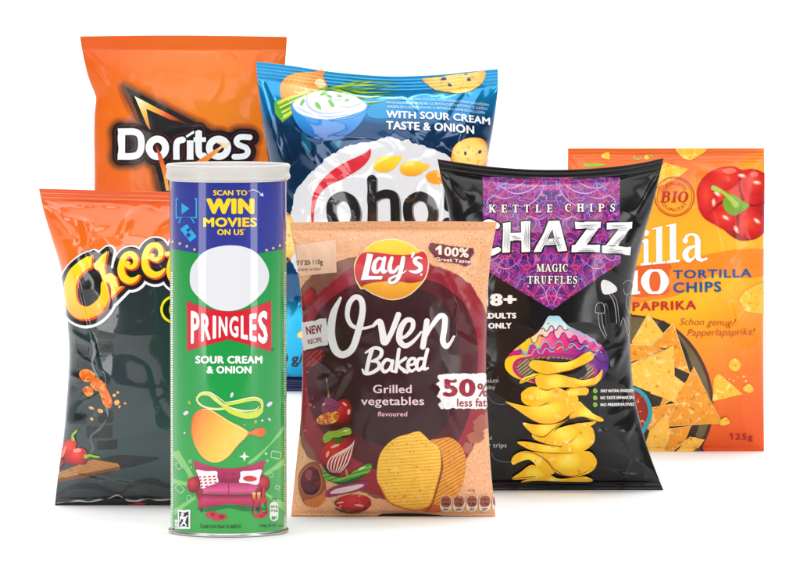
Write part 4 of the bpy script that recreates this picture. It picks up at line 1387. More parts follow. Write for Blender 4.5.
# ------------------------------------------------------------------ peach paper bag with the dark red disc
bag = Bag('crisp_bag', 'peach and dark red crisp bag with a round yellow badge, grilled vegetables and ridged crisps',
          [(289.5, 222.5), (292, 236), (296, 256), (299.5, 280), (302, 310), (302.5, 340), (302.5, 380), (301, 415), (298, 445), (294.5, 480), (291, 516)],
          [(497, 221.8), (494, 238), (490.5, 258), (488, 290), (486.5, 325), (485.8, 360), (486, 395), (488.5, 430), (491, 470), (495.5, 516)],
          [(289.5, 222.5), (340, 221.5), (400, 221.2), (450, 221.3), (497, 221.8)], [(291, 516), (350, 516), (430, 516), (495.5, 516)],
          516, 0.034, 8, 4, mat((238, 174, 126), 'matte', noise=(6, 0.07), spots=[((176, 104, 66), 55, 0.60, 0.05), ((250, 212, 172), 30, 0.6, 0.1)], name='speckled_peach_paper'), seed=44, lumps=1.5, folds=1.15, crimp=0.12,
          creases=[(440, 262, 470, 330, 3.0, 2.6), (452, 350, 458, 300, 2.4, 2.0), (340, 372, 302, 350, 3.4, 2.4), (352, 362, 330, 400, 3.2, 2.2), (440, 380, 458, 440, 3.4, 2.6), (470, 300, 486, 330, 2.6, 1.8), (318, 380, 345, 365, 2.6, 1.8),
                   (466, 272, 484, 268, 2.0, 1.4), (456, 330, 478, 346, 2.4, 1.8), (330, 505, 380, 510, 2.6, 1.6)])
d = bag.decal
M = Frame(280, 210, 3.6273)
N_ = Frame(280, 360, 3.4130)
O_ = Frame(345, 235, 8.2842)
P_ = Frame(310, 280, 3.8696)
FM = 'matte'
WARM = (248, 238, 238)
# discs of brushed colour behind everything
def px(fr, pts): return fr(pts)
outer = M([(70, 292), (110, 240), (150, 205), (220, 180), (300, 166), (420, 160), (520, 185), (600, 214), (640, 232), (690, 268), (730, 330), (760, 400)]) + N_([(720, 180), (690, 240), (640, 330), (610, 420), (560, 470), (440, 500), (330, 470), (200, 420), (130, 350), (95, 330), (74, 290), (66, 220)]) + M([(70, 420)])
disc = d('disc_print', wobble(outer, 0.8, 3, 3), mat((138, 84, 66), FM, noise=(3, 0.14)), 0, label='dark red brushed disc')
mid = M([(74, 420), (112, 330), (200, 250), (270, 200), (420, 190), (540, 200), (600, 218), (640, 234), (690, 270), (730, 335), (756, 410)]) + N_([(716, 170), (690, 230), (636, 330), (610, 420), (560, 465), (440, 495), (330, 460), (200, 412), (135, 350), (84, 260), (74, 140), (74, 40)])
d('disc_print', wobble(mid, 0.7, 3, 5), mat((152, 32, 46), FM, noise=(3, 0.16), spots=[((164, 50, 60), 5, 0.55, 0.2)]), 1, disc)
inner = M([(108, 470), (134, 380), (200, 310), (290, 262), (420, 240), (560, 260), (640, 310), (690, 380), (715, 480), (715, 580)]) + N_([(660, 130), (620, 250), (560, 330), (420, 390), (300, 360), (190, 290), (112, 190), (92, 60)])
d('disc_print', S(inner, 5), mat((84, 18, 28), FM, noise=(2.5, 0.15)), 2, disc)
inner2 = M([(165, 470), (195, 370), (280, 300), (420, 275), (540, 300), (610, 360), (645, 450), (650, 560)]) + N_([(600, 120), (560, 230), (470, 290), (380, 290), (300, 275), (215, 200), (150, 120), (140, 30)])
d('disc_print', S(inner2, 5), mat((56, 17, 22), FM, noise=(2.5, 0.12)), 3, disc)
# splashes of peach at the lower right edge
for cx, cy, rx, ry, s in [(690, 215, 34, 26, 1), (668, 262, 30, 22, 2), (640, 300, 20, 18, 3), (712, 190, 16, 20, 4)]:
    a = N_.E(cx, cy, rx, ry, -30, 16)[0]
    d('brush_splash_print', wobble(a, 1.3, 2.0, s), mat((172, 96, 76), FM, noise=(8, 0.25)), 2, disc)
# date window
win = d('date_window_print', M.P([(60, 126), (204, 108), (206, 226), (70, 240)]), mat((244, 196, 164), FM), 3, label='pale window with the date')
d('date_lettering', M.T('07 07 2024', 62, 112, 182, 200, bold=.02, rot=-2) + M.T('110g', 121, 156, 179, 198, bold=.02, rot=-2), mat((50, 34, 30), FM), 4, win)
d('date_lettering', M.T('BEST BEFORE / NET WEIGHT', 62, 152, 212, 221, rot=-2), mat((90, 60, 52), FM), 4, win)
# round badge
circ = [(148, 152), (185, 108), (240, 70), (330, 44), (430, 44), (530, 76), (598, 124), (614, 132), (640, 130), (664, 150), (684, 200), (690, 250), (674, 330), (632, 402), (540, 490), (440, 530), (350, 530), (240, 490), (168, 446), (148, 444), (128, 438), (92, 365), (80, 265), (100, 195)]
bd = d('round_logo', O_.K(circ, 10, closed=True) + O_.S(circ), mat((252, 226, 168), FM), 5, label='round yellow badge with a red banner and white lettering')
cen = (386, 288)
sh = lambda pts, q: [(cen[0] + (x - cen[0]) * q, cen[1] + (y - cen[1]) * q) for x, y in pts]
d('badge_print', O_.S(sh(circ, 0.985)), mat(None, FM, grad=(*O_((385, 60)), *O_((385, 520)), [(0, (252, 206, 20)), (0.55, (250, 190, 24)), (1, (238, 146, 40))])), 6, bd)
d('banner_print', O_.S([(110, 190), (150, 152), (200, 146), (260, 148), (330, 158), (400, 166), (470, 168), (530, 166), (600, 154), (642, 138), (668, 160), (684, 200), (686, 252), (670, 325), (645, 372), (610, 388), (540, 398), (450, 388), (360, 384), (270, 390), (200, 402), (160, 416), (138, 430), (108, 390), (90, 340), (84, 270)], 4),
  mat(None, FM, grad=(*O_((385, 150)), *O_((385, 400)), [(0, (212, 16, 36)), (0.6, (214, 22, 40)), (1, (176, 8, 30))])), 7, bd)
lets = O_.P([(186, 158), (234, 164), (196, 334), (204, 342), (312, 342), (302, 370), (132, 376)])
lets += O_.K([(312, 205), (276, 200), (246, 236), (240, 290), (262, 308), (292, 282), (312, 230)], [22, 26, 34, 38, 30, 18, 16]) + O_.K([(328, 196), (312, 270), (318, 306), (346, 300)], [30, 36, 36, 14])
lets += O_.K([(388, 196), (370, 260), (378, 302), (410, 306), (444, 262)], [30, 36, 36, 26, 16]) + O_.K([(484, 194), (466, 280), (440, 360), (404, 396), (372, 394), (370, 368), (410, 346), (474, 320), (512, 296)], [34, 38, 32, 24, 24, 20, 16, 12, 6])
lets += O_.K([(566, 158), (556, 188)], [28, 16]) + O_.K([(640, 198), (604, 190), (578, 210), (590, 236), (620, 256), (622, 290), (590, 308), (556, 306), (530, 300)], [8, 22, 32, 38, 40, 36, 28, 20, 6]) + O_.E(631, 330, 9, 9)
d('badge_lettering', lets, mat((248, 248, 248), FM), 8, bd)
d('badge_shadow_print', xform(lets, lambda x, y: (x + .5, y + .5)), mat((150, 8, 28), FM), 7.5, bd)
# 100 % patch
pt = d('patch_print', wobble(M([(538, 138), (546, 120), (580, 124), (640, 134), (700, 140), (704, 160), (690, 176), (692, 198), (668, 204), (640, 192), (600, 190), (566, 180), (556, 160)]), 0.5, 2, 9), mat((112, 30, 44), FM), 3, label='dark red brushed patch')
d('patch_lettering', M.P([(563, 140), (578, 129), (586, 129), (586, 163), (574, 162), (574, 143), (564, 148)]) + M.T('00%', 594, 684, 132, 167, bold=.035, rot=4) + M.T('Great Taste', 562, 690, 171, 184, bold=.03, rot=4), mat((250, 226, 206), FM), 4, pt)
# script name
ov = P_.K([(120, 68), (92, 130), (84, 210), (100, 270), (130, 288), (166, 262), (190, 190), (204, 120), (198, 76), (174, 66), (152, 92), (146, 140), (164, 176), (204, 186), (248, 176)], [10, 26, 30, 30, 28, 26, 26, 24, 22, 20, 20, 18, 16, 12, 10])
ov += P_.K([(248, 172), (270, 160), (280, 200), (288, 240), (308, 216), (326, 176), (342, 134)], [12, 22, 26, 26, 20, 22, 22])
ov += P_.K([(342, 226), (372, 216), (396, 186), (396, 158), (372, 156), (350, 190), (346, 232), (368, 254), (400, 236), (430, 200)], [12, 14, 18, 18, 20, 24, 24, 20, 14, 8])
ov += P_.K([(452, 158), (444, 210), (436, 258)], [22, 22, 22]) + P_.K([(444, 226), (468, 180), (500, 140), (520, 146), (518, 190), (512, 232), (524, 256), (542, 244), (558, 216)], [12, 16, 20, 22, 22, 22, 20, 14, 6])
nm = d('name_lettering', ov, mat(WARM, FM), 5, label='white brush script')
d('name_outline_print', xform(ov, lambda x, y: (x + .6, y + .5)), mat((118, 26, 46), FM), 4.5, nm)
bk = P_.K([(240, 268), (228, 310), (220, 350)], [16, 16, 16]) + P_.K([(204, 346), (214, 362), (240, 358), (268, 338), (262, 316), (238, 314)], [8, 12, 14, 15, 13, 8]) + P_.K([(216, 280), (250, 262), (276, 272), (270, 298), (238, 314)], [8, 13, 15, 14, 8])
bk += P_.K([(318, 314), (294, 308), (278, 334), (288, 354), (308, 342), (318, 314)], [12, 13, 14, 14, 11, 10]) + P_.K([(320, 312), (314, 346), (326, 354)], [13, 14, 8])
bk += P_.K([(344, 268), (338, 312), (332, 354)], [14, 14, 14]) + P_.K([(370, 302), (342, 326), (366, 354)], [13, 11, 13]) + P_.K([(340, 330), (376, 356)], [8, 13])
bk += P_.K([(382, 330), (404, 322), (404, 304), (386, 308), (378, 334), (392, 352), (414, 338)], [9, 11, 12, 13, 14, 12, 8])
bk += P_.K([(440, 304), (420, 306), (412, 332), (422, 348), (440, 328)], [12, 13, 14, 13, 11]) + P_.K([(454, 268), (444, 310), (440, 342), (456, 340)], [14, 14, 14, 8])
d('name_lettering', bk, mat(WARM, FM), 5, nm)
d('name_outline_print', xform(bk, lambda x, y: (x + .45, y + .4)), mat((118, 26, 46), FM), 4.5, nm)
PINK = (246, 208, 208)
fl = d('flavour_lettering', P_.T('Grilled', 244, 393, 403, 437, bold=.016, cap=.727) + P_.T('vegetables', 198, 441, 449, 483, bold=.016, cap=.727), mat(PINK, FM), 5)
d('flavour_lettering', P_.T('flavoured', 262, 376, 507, 526, bold=.016), mat((244, 180, 186), FM), 5, fl)
# NEW RECIPE flag
nf = d('flag_print', wobble(M([(78, 408), (120, 402), (160, 392), (170, 392), (174, 440), (176, 488), (130, 498), (86, 510)]), 0.5, 1.8, 2), mat((240, 226, 228), FM), 4, label='white brushed flag with red capitals')
d('flag_lettering', M.T('NEW', 100, 158, 420, 452, bold=.035, rot=-8) + M.T('RECIPE', 106, 156, 468, 487, bold=.025, rot=-12), mat((146, 24, 44), FM), 5, nf)
# 50% less fat flag
fl5 = d('flag_print', wobble(N_([(536, 52), (560, 46), (700, 44), (708, 50), (708, 160), (700, 166), (548, 164), (540, 150), (552, 140), (536, 120), (548, 100), (532, 80), (544, 70)]), 0.6, 1.8, 6), mat((244, 236, 236), FM), 4, label='white brushed flag with dark red fifty')
d('flag_lettering', N_.T('50', 555, 665, 60, 124, bold=.05) + N_.T('%', 671, 708, 76, 124, bold=.03) + N_.T('less fat', 603, 702, 128, 158, bold=.02), mat((150, 22, 44), FM), 5, fl5)
# grilled vegetables on a stick
veg = d('skewer_print', N_.K([(160, 62), (166, 100), (168, 150)], [4, 7, 7]) + N_.K([(168, 150), (200, 260), (240, 440), (244, 480)], 6), mat((206, 140, 60), FM), 3, label='skewer of grilled vegetables')
red = [(0, (226, 66, 52)), (0.35, (196, 30, 36)), (0.75, (140, 14, 26)), (1, (78, 6, 18))]
t1 = d('tomato_print', N_.S([(126, 206), (130, 180), (170, 156), (222, 132), (246, 160), (240, 196), (210, 226), (160, 234), (134, 226)]), mat(None, FM, rad=(*N_((200, 165)), 17, 17, red)), 4, veg)
d('tomato_seeds_print', N_.S([(128, 200), (150, 182), (196, 176), (204, 196), (184, 214), (146, 220), (130, 214)]), mat((222, 84, 34), FM, spots=[((250, 190, 70), 26, 0.5, 0.06), ((150, 20, 20), 20, 0.58, 0.06)]), 5, veg)
d('onion_piece_print', N_.S([(142, 166), (150, 140), (170, 126), (190, 136), (206, 152), (200, 168), (176, 176), (150, 178)]), mat((104, 20, 66), FM, waves=(0.6, 2.2, (186, 80, 130), .8)), 5, veg)
d('courgette_print', N_.S([(148, 262), (170, 240), (214, 230), (240, 232), (242, 252), (214, 258), (176, 272), (154, 282)]), mat((162, 186, 62), FM, waves=(1.2, 3, (96, 136, 36), .5), noise=(8, .2)), 4, veg)
d('courgette_print', N_.S([(176, 268), (200, 262), (224, 268), (216, 280), (190, 282)]), mat((86, 92, 30), FM, noise=(10, .3)), 4.5, veg)
d('onion_half_print', N_.S([(138, 322), (160, 284), (204, 266), (262, 264), (252, 310), (240, 352), (206, 386), (176, 380), (150, 350)]), mat(None, FM, rad=(*N_((180, 300)), 22, 26, [(0, (226, 60, 50)), (.5, (194, 26, 38)), (1, (118, 8, 34))])), 4, veg)
for i in range(7):
    d('onion_layer_print', N_.K([(254 - i * 1.5, 274 + i * 3), (244 - i * 11, 312 + i * 3), (230 - i * 11, 352 + i * 2), (206 - i * 5, 382)], [1.5, 3.5, 4, 1.5]), mat((244, 214, 206), FM), 5, veg)
d('pepper_strip_print', N_.S([(150, 372), (176, 392), (220, 396), (258, 374), (300, 352), (314, 358), (300, 384), (250, 404), (200, 416), (160, 408), (148, 392)]), mat((52, 128, 40), FM, waves=(1.3, 4, (150, 196, 70), .7)), 6, veg)
d('onion_slice_print', N_.S([(154, 458), (176, 434), (230, 420), (290, 410), (300, 424), (270, 444), (214, 456), (170, 466)]), mat((150, 40, 92), FM), 5, veg)
d('onion_slice_print', N_.S([(172, 452), (190, 438), (240, 426), (280, 420), (284, 428), (250, 442), (204, 452)]), mat((236, 214, 206), FM, waves=(1.4, 1.6, (196, 130, 150), .6)), 6, veg)
d('tomato_slice_print', N_.S([(186, 488), (200, 470), (236, 458), (290, 462), (310, 478), (304, 500), (264, 512), (216, 506)]), mat(None, FM, rad=(*N_((250, 478)), 19, 10, [(0, (214, 60, 60)), (.6, (196, 28, 44)), (1, (140, 10, 30))]), spots=[((240, 150, 120), 14, .6, .06)]), 4, veg)
for x_, y_, a_, b_, r_ in [(222, 150, 10, 4, 40), (236, 176, 5, 10, 10), (190, 292, 16, 5, -20), (164, 320, 5, 12, 20), (152, 150, 7, 3, -30), (226, 240, 10, 3, -10), (280, 366, 14, 3, -25), (206, 482, 12, 3, -10), (270, 492, 16, 4, 5)]:
    d('glint_print', N_.E(x_, y_, a_, b_, r_, 14), mat((246, 170, 150) if y_ not in (240, 366) else (214, 232, 150), FM), 7, veg)
for pts_, c_ in [([(150, 226), (190, 232), (228, 214), (244, 188), (236, 216), (206, 236), (164, 240)], (90, 8, 20)), ([(150, 350), (176, 382), (206, 388), (190, 396), (160, 380)], (84, 8, 22)), ([(160, 404), (200, 414), (250, 402), (300, 384), (256, 412), (204, 422)], (24, 70, 24)), ([(190, 500), (240, 514), (300, 502), (260, 518), (210, 514)], (100, 10, 24))]:
    d('shade_print', N_.S(pts_), mat(c_, FM), 6.5, veg)
bo = d('sauce_bowl_print', N_.S([(64, 420), (70, 380), (100, 350), (130, 352), (150, 390), (158, 440), (150, 480), (116, 498), (86, 490), (70, 460)]), mat((150, 74, 44), FM, noise=(5, .25)), 4, label='small bowl of dark red sauce')
d('sauce_bowl_glow_print', N_.S([(84, 478), (110, 470), (140, 456), (156, 440), (152, 476), (128, 498), (98, 496)]), mat((206, 110, 44), FM, noise=(6, .2)), 4.5, bo)
d('sauce_print', N_.S([(70, 420), (78, 384), (104, 360), (128, 366), (142, 400), (140, 436), (116, 460), (86, 452)]), mat((92, 18, 24), FM, noise=(7, .5), spots=[((170, 60, 60), 14, .6, .05)]), 5, bo)
d('sauce_edge_print', N_.K([(70, 420), (78, 384), (104, 360), (128, 366), (142, 400), (140, 436), (116, 460), (86, 452)], 4, closed=True), mat((186, 100, 76), FM), 5.5, bo)
for pts, col in [([(88, 395), (96, 372), (112, 380), (104, 410)], (150, 60, 70)), ([(80, 440), (110, 448), (132, 432), (120, 452), (92, 456)], (40, 4, 10))]:
    d('sauce_glint_print', N_.S(pts), mat(col, FM), 6, bo)
ms = M.S([(76, 320), (110, 280), (128, 290), (132, 320), (112, 350), (78, 362)])
d('tomato_print', ms, mat(None, FM, rad=(*M((100, 310)), 12, 14, [(0, (196, 40, 34)), (.6, (150, 16, 26)), (1, (80, 6, 16))])), 3)
d('tomato_print', M.S([(80, 540), (110, 512), (150, 506), (164, 520), (150, 550), (110, 570), (84, 566)]), mat((130, 20, 30), FM, waves=(0.8, 4, (196, 90, 80), .5), noise=(8, .3)), 3)
for x, y, r in [(104, 152, 7), (92, 100, 4), (118, 160, 4), (88, 240, 5), (96, 40, 4), (122, 216, 3), (112, 130, 3), (86, 150, 3)]:
    d('spice_fleck_print', N_.E(x, y, r, r * .8, 20, 10), mat((214, 90, 36), FM), 3)
# ridged crisps
def ridged(ang):
    return mat((255, 202, 70), FM, waves=(ang, 3.3, (234, 154, 42), 0.75), noise=(10, .14), spots=[((120, 60, 26), 34, 0.645, 0.03), ((252, 214, 110), 12, 0.56, 0.2)])
r2 = d('ridged_crisp_print', N_.S([(505, 285), (540, 268), (580, 262), (612, 286), (632, 330), (630, 390), (612, 446), (580, 490), (530, 512), (490, 500), (500, 400)], 4), mat((240, 164, 48), FM, waves=(1.05, 3.3, (186, 98, 26), 0.8), noise=(10, .16), spots=[((110, 54, 24), 34, 0.645, 0.03)]), 4, label='ridged crisp behind')
d('crisp_shadow_print', N_.S([(540, 300), (556, 360), (540, 430), (516, 500), (496, 498), (520, 400)], 4), mat((150, 74, 24), FM, waves=(1.05, 3.3, (96, 40, 16), 0.6)), 4.5, r2)
r1 = d('ridged_crisp_print', N_.S([(368, 284), (400, 262), (440, 250), (472, 242), (490, 254), (512, 276), (540, 298), (548, 330), (546, 376), (532, 430), (514, 486), (490, 502), (450, 506), (410, 496), (372, 480), (350, 446), (332, 404), (334, 350), (344, 316)], 4), ridged(1.50), 5, label='hexagonal ridged golden crisp')
d('crisp_edge_print', N_.K([(340, 420), (352, 448), (374, 482), (412, 498), (452, 508), (490, 504), (515, 487), (533, 430), (547, 376)], [2, 4, 5, 6, 6, 5, 4, 3, 2]), mat((200, 110, 34), FM), 6, r1)
d('crisp_edge_print', N_.S([(470, 500), (530, 490), (560, 505), (540, 516), (490, 514)]), mat((206, 90, 36), FM), 4.2, r2)
# energy pills
for i in range(5):
    x = 546 + i * 44
    a, b = N_((x, 458)), N_((x + 40, 514))
    pl_ = d('energy_pill', rrect(a[0], a[1], b[0], b[1], 5.2), mat((236, 216, 196), FM), 6)
    d('pill_fill_print', rrect(a[0] + .6, a[1] + .6, b[0] - .6, b[1] - 4.5, 4.6), mat((160, 82, 56), FM), 7, pl_)
    d('pill_lettering', N_.T(['Energy', 'Fat', 'Saturates', 'Sugars', 'Salt'][i], x + 8, x + 32, 468, 475) + N_.T(['548kJ', '3.9g', '0.4g', '1.9g', '0.3g'][i], x + 9, x + 31, 482, 490, bold=.02), mat((54, 22, 16), FM), 8, pl_)
    d('pill_lettering', N_.T(['7%*', '6%*', '2%*', '2%*', '5%*'][i], x + 11, x + 29, 502, 510, bold=.03), mat((54, 30, 24), FM), 8, pl_)
d('small_lettering', N_.T('Per 30g', 642, 664, 438, 446), mat((70, 40, 30), FM), 6)
d('foot_edge_print', N_.P([(36, 530), (330, 531), (350, 524), (420, 521), (500, 524), (560, 530), (740, 531), (740, 540), (36, 540)]), mat((30, 12, 14), FM), 3)

# ------------------------------------------------------------------ black bag with the purple panel
bag = Bag('crisp_bag', 'black crisp bag with a purple patterned panel, a mushroom and stacked yellow crisps',
          [(437.5, 159.5), (441, 178), (445.5, 196), (449, 216), (452, 250), (454, 300), (453, 350), (449, 410), (443, 460), (438, 491)],
          [(663.5, 158.5), (659, 178), (652.5, 206), (645, 232), (637, 262), (632, 290), (630, 325), (631, 360), (633.5, 390), (640, 421), (651, 458), (663.5, 490.5)],
          [(437.5, 159.5), (460, 163), (490, 167), (530, 169.8), (570, 170), (610, 167.5), (640, 163.5), (663.5, 158.5)], [(438, 491), (500, 490.8), (580, 490.5), (663.5, 490.5)],
          490.5, 0.040, 12, 9, mat((13, 11, 12), 'black', noise=(4, 0.1), name='black_film'), mat((10, 9, 10), 'black', name='black_seal_film'), seed=61, lumps=1.8, folds=1.5, crimp=0.3,
          creases=[(632, 300, 616, 340, 3.0, 2.6), (634, 330, 612, 372, 3.2, 2.4), (640, 400, 620, 380, 3.0, 2.2), (638, 415, 622, 440, 3.0, 2.4), (656, 182, 636, 216, 3.2, 2.6), (640, 225, 626, 250, 3.4, 2.2), (470, 200, 450, 178, 3.0, 2.0), (612, 340, 606, 300, 2.4, 2.0),
                   (464, 330, 486, 372, 3.4, 2.4), (470, 395, 490, 360, 3.0, 2.0), (600, 470, 650, 478, 2.8, 1.8), (560, 168, 560, 186, 2.2, 1.6), (620, 412, 634, 372, 2.6, 2.4)])
d = bag.decal
T4 = Frame(475, 170, 3.8647)
U_4 = Frame(490, 310, 6.1538)
V5 = Frame(490, 380, 5.2733)
R8 = Frame(460, 300, 2.8286)
FB = 'black'
CREAM = (238, 234, 228)


def mandala(k, uv, X, Y):
    """swirling mirrored ornament in purple, magenta, blue and orange lines"""
    cx = 5.512
    ax = k.math('ABSOLUTE', k.math('SUBTRACT', X, cx))
    comb = k.node('ShaderNodeCombineXYZ')
    k.link(ax, comb.inputs[0])
    k.link(Y, comb.inputs[1])
    warp = k.node('ShaderNodeTexNoise', i_Scale=3.2, i_Detail=2.0)
    k.link(comb.outputs[0], warp.inputs['Vector'])
    add = k.node('ShaderNodeMix', data_type='VECTOR')
    add.inputs[0].default_value = 0.30
    k.link(comb.outputs[0], add.inputs[4])
    k.link(warp.outputs['Color'], add.inputs[5])
    big = k.node('ShaderNodeTexNoise', i_Scale=9.0, i_Detail=1.0)
    k.link(add.outputs[1], big.inputs['Vector'])
    base = k.ramp(big.outputs[0], [(0.30, (58, 26, 96)), (0.45, (96, 36, 120)), (0.55, (140, 40, 126)), (0.68, (70, 34, 112))])
    vor = k.node('ShaderNodeTexVoronoi', feature='DISTANCE_TO_EDGE', i_Scale=15.0)
    k.link(add.outputs[1], vor.inputs['Vector'])
    lines = k.node('ShaderNodeMapRange', i_1=0.05, i_2=0.02)
    k.link(vor.outputs['Distance'], lines.inputs[0])
    hue = k.node('ShaderNodeTexNoise', i_Scale=7.0)
    k.link(comb.outputs[0], hue.inputs['Vector'])
    lc = k.ramp(hue.outputs[0], [(0.36, (232, 80, 70)), (0.46, (222, 60, 150)), (0.54, (176, 110, 200)), (0.62, (90, 140, 214))], 'CONSTANT')
    c = k.mix(lines.outputs[0], base, lc)
    w = k.math('SINE', k.math('MULTIPLY', big.outputs[0], 95.0))
    fine = k.node('ShaderNodeMapRange', i_1=0.80, i_2=0.97)
    k.link(w, fine.inputs[0])
    hue2 = k.node('ShaderNodeTexNoise', i_Scale=11.0)
    k.link(comb.outputs[0], hue2.inputs['Vector'])
    lc2 = k.ramp(hue2.outputs[0], [(0.40, (206, 60, 140)), (0.50, (124, 96, 196)), (0.58, (236, 120, 100)), (0.66, (200, 170, 220))], 'CONSTANT')
    return k.mix(fine.outputs[0], c, lc2)


pn = d('panel_print', T4.P([(26, 28), (562, 30), (563, 358), (298, 541), (30, 380)]), mat(None, FB, custom=mandala), 0, label='purple ornamental panel pointed at the foot')
for s in (1, -1):
    orn = []
    mx = lambda pts: [(295 + s * (x - 295), y) for x, y in pts]
    orn += [T4.K(mx([(320, 60), (350, 110), (400, 140), (450, 130)]), [1, 4, 3, 1]), T4.K(mx([(330, 40), (380, 80), (440, 90), (500, 60)]), [1, 4, 4, 1]), T4.K(mx([(390, 34), (420, 60), (470, 70), (530, 44)]), [1, 4, 3, 1])]
    orn += [T4.K(mx([(430, 100), (480, 110), (520, 100), (545, 130), (520, 160)]), [1, 4, 4, 3, 1]), T4.K(mx([(300, 170), (340, 190), (380, 180), (400, 200)]), [1, 3, 3, 1]), T4.K(mx([(310, 490), (330, 450), (360, 430), (400, 440)]), [1, 4, 3, 1])]
    orn += [T4.K(mx([(420, 350), (460, 380), (500, 370), (480, 340)]), [1, 3, 3, 1]), T4.K(mx([(520, 300), (500, 330), (530, 350), (548, 330)]), [1, 3, 3, 1]), T4.K(mx([(302, 520), (316, 480), (300, 450)]), [1, 4, 2])]
    for o_ in orn:
        d('scroll_print', o_, mat((196, 150, 210), FB), 1, pn)
kc = serif('KETTLE', *T4((53, 0))[:1], T4((300, 0))[0], T4((0, 134))[1], T4((0, 164))[1], gap=0.75) + serif('CHIPS', T4((348, 0))[0], T4((541, 0))[0], T4((0, 131))[1], T4((0, 161))[1], gap=0.75)
k1 = d('serif_lettering', kc, mat(CREAM, FB), 3, pn)


def fatten(polys, r):
    out = []
    for a in range(0, 360, 60):
        out += xform(polys, lambda x, y: (x + r * math.cos(math.radians(a)), y + r * math.sin(math.radians(a))))
    return out


for px_, py_ in ((0.7, 0.5), (-0.6, -0.5), (0.6, -0.5), (-0.6, 0.6)):
    d('serif_outline_print', xform(kc, lambda x, y: (x + px_, y + py_)), mat((18, 14, 18), FB), 1.5 + 0.15 * (px_ + 2 * py_), pn)
mt_ = serif('MAGIC', T4((238, 0))[0], T4((360, 0))[0], T4((0, 363))[1], T4((0, 393))[1]) + serif('TRUFFLES', T4((203, 0))[0], T4((396, 0))[0], T4((0, 409))[1], T4((0, 439))[1])
d('serif_lettering', mt_, mat(CREAM, FB), 3, pn)
for px_, py_ in ((0.7, 0.5), (-0.6, -0.5), (0.6, -0.5), (-0.6, 0.6)):
    d('serif_outline_print', xform(mt_, lambda x, y: (x + px_, y + py_)), mat((18, 14, 18), FB), 1.5 + 0.15 * (px_ + 2 * py_), pn)
# big brushed capitals
cap = T4.K([(85, 216), (50, 205), (22, 240), (24, 292), (56, 318), (90, 308)], [24, 28, 32, 32, 28, 22])
cap += T4.P([(108, 206), (138, 202), (136, 318), (106, 320)]) + T4.P([(178, 200), (214, 198), (213, 316), (180, 318)]) + T4.P([(130, 244), (185, 242), (185, 272), (130, 274)])
cap += T4.P([(284, 198), (316, 196), (262, 300), (256, 316), (226, 318), (236, 296)]) + T4.P([(292, 200), (326, 196), (356, 312), (320, 316)]) + T4.P([(262, 268), (340, 262), (344, 286), (252, 292)])
cap += T4.P([(386, 200), (486, 200), (484, 224), (388, 228)]) + T4.P([(440, 216), (484, 214), (424, 300), (374, 306)]) + T4.P([(374, 290), (482, 288), (480, 318), (372, 318)])
cap += T4.P([(508, 204), (606, 200), (604, 226), (508, 230)]) + T4.P([(560, 218), (604, 216), (546, 302), (492, 306)]) + T4.P([(490, 290), (600, 294), (598, 328), (490, 320)])
lg = d('brand_logo', cap, mat((240, 240, 240), FB), 5, label='big white brushed capitals')
for k_, (px_, py_) in enumerate(((1.3, 0.9), (-1.2, -0.9), (1.2, -0.9), (-1.2, 1.0), (0, 1.5), (0, -1.4))):
    d('logo_outline_print', xform(cap, lambda x, y: (x + px_, y + py_)), mat((14, 12, 14), FB), 3 + 0.2 * k_, lg)
scr = []
rnd = random.Random(3)
for x0, y0, x1, y1 in [(112, 206, 110, 318), (186, 200, 186, 316), (134, 252, 182, 250), (290, 210, 240, 310), (304, 210, 340, 310), (262, 276, 338, 272), (390, 210, 482, 208), (470, 226, 396, 300), (380, 300, 480, 302), (512, 212, 602, 210), (590, 226, 510, 300), (494, 300, 598, 308)]:
    for i in range(4):
        o = 4 + i * 5.5
        t0, t1 = rnd.uniform(0, .35), rnd.uniform(.6, 1)
        dx, dy = x1 - x0, y1 - y0
        L = math.hypot(dx, dy)
        nx, ny = (-dy / L, dx / L)
        if ny < 0 or (abs(ny) < .3 and nx < 0):
            nx, ny = -nx, -ny
        scr += T4.K([(x0 + dx * t0 + nx * o, y0 + dy * t0 + ny * o), (x0 + dx * (t0 + t1) / 2 + nx * (o + 1), y0 + dy * (t0 + t1) / 2 + ny * (o + 1)), (x0 + dx * t1 + nx * o, y0 + dy * t1 + ny * o)], [0.6, rnd.uniform(1.2, 2.6), 0.6])
d('brush_mark_print', scr, mat((60, 56, 60), FB), 6, lg)
# left hand lettering
d('age_lettering', T4.P([(22, 486), (38, 474), (51, 474), (51, 524), (36, 524), (36, 490), (22, 498)]) + T4.T('8+', 58, 162, 474, 524, bold=.06), mat(CREAM, FB), 1)
d('age_lettering', T4.T('ADULTS', 24, 160, 550, 573, bold=.06) + R8.T('ONLY', 80, 146, 63, 80, bold=.06), mat(CREAM, FB), 1)
GREY = (176, 174, 172)
d('small_lettering', R8.T('Premium', 46, 109, 219, 233) + R8.T('quality', 60, 100, 240, 251), mat(GREY, FB), 1)
d('small_lettering', R8.T('Never bad', 40, 90, 383, 394) + R8.T('or trips', 68, 132, 402, 416), mat(GREY, FB), 1)
d('thin_arc_print', R8.K([(76, 262), (90, 285), (112, 294), (140, 292)], 1.2) + R8.K([(90, 430), (96, 446), (118, 456), (146, 456)], 1.2) + R8.K([(88, 250), (100, 236), (108, 214)], .8), mat((120, 118, 118), FB), 1)
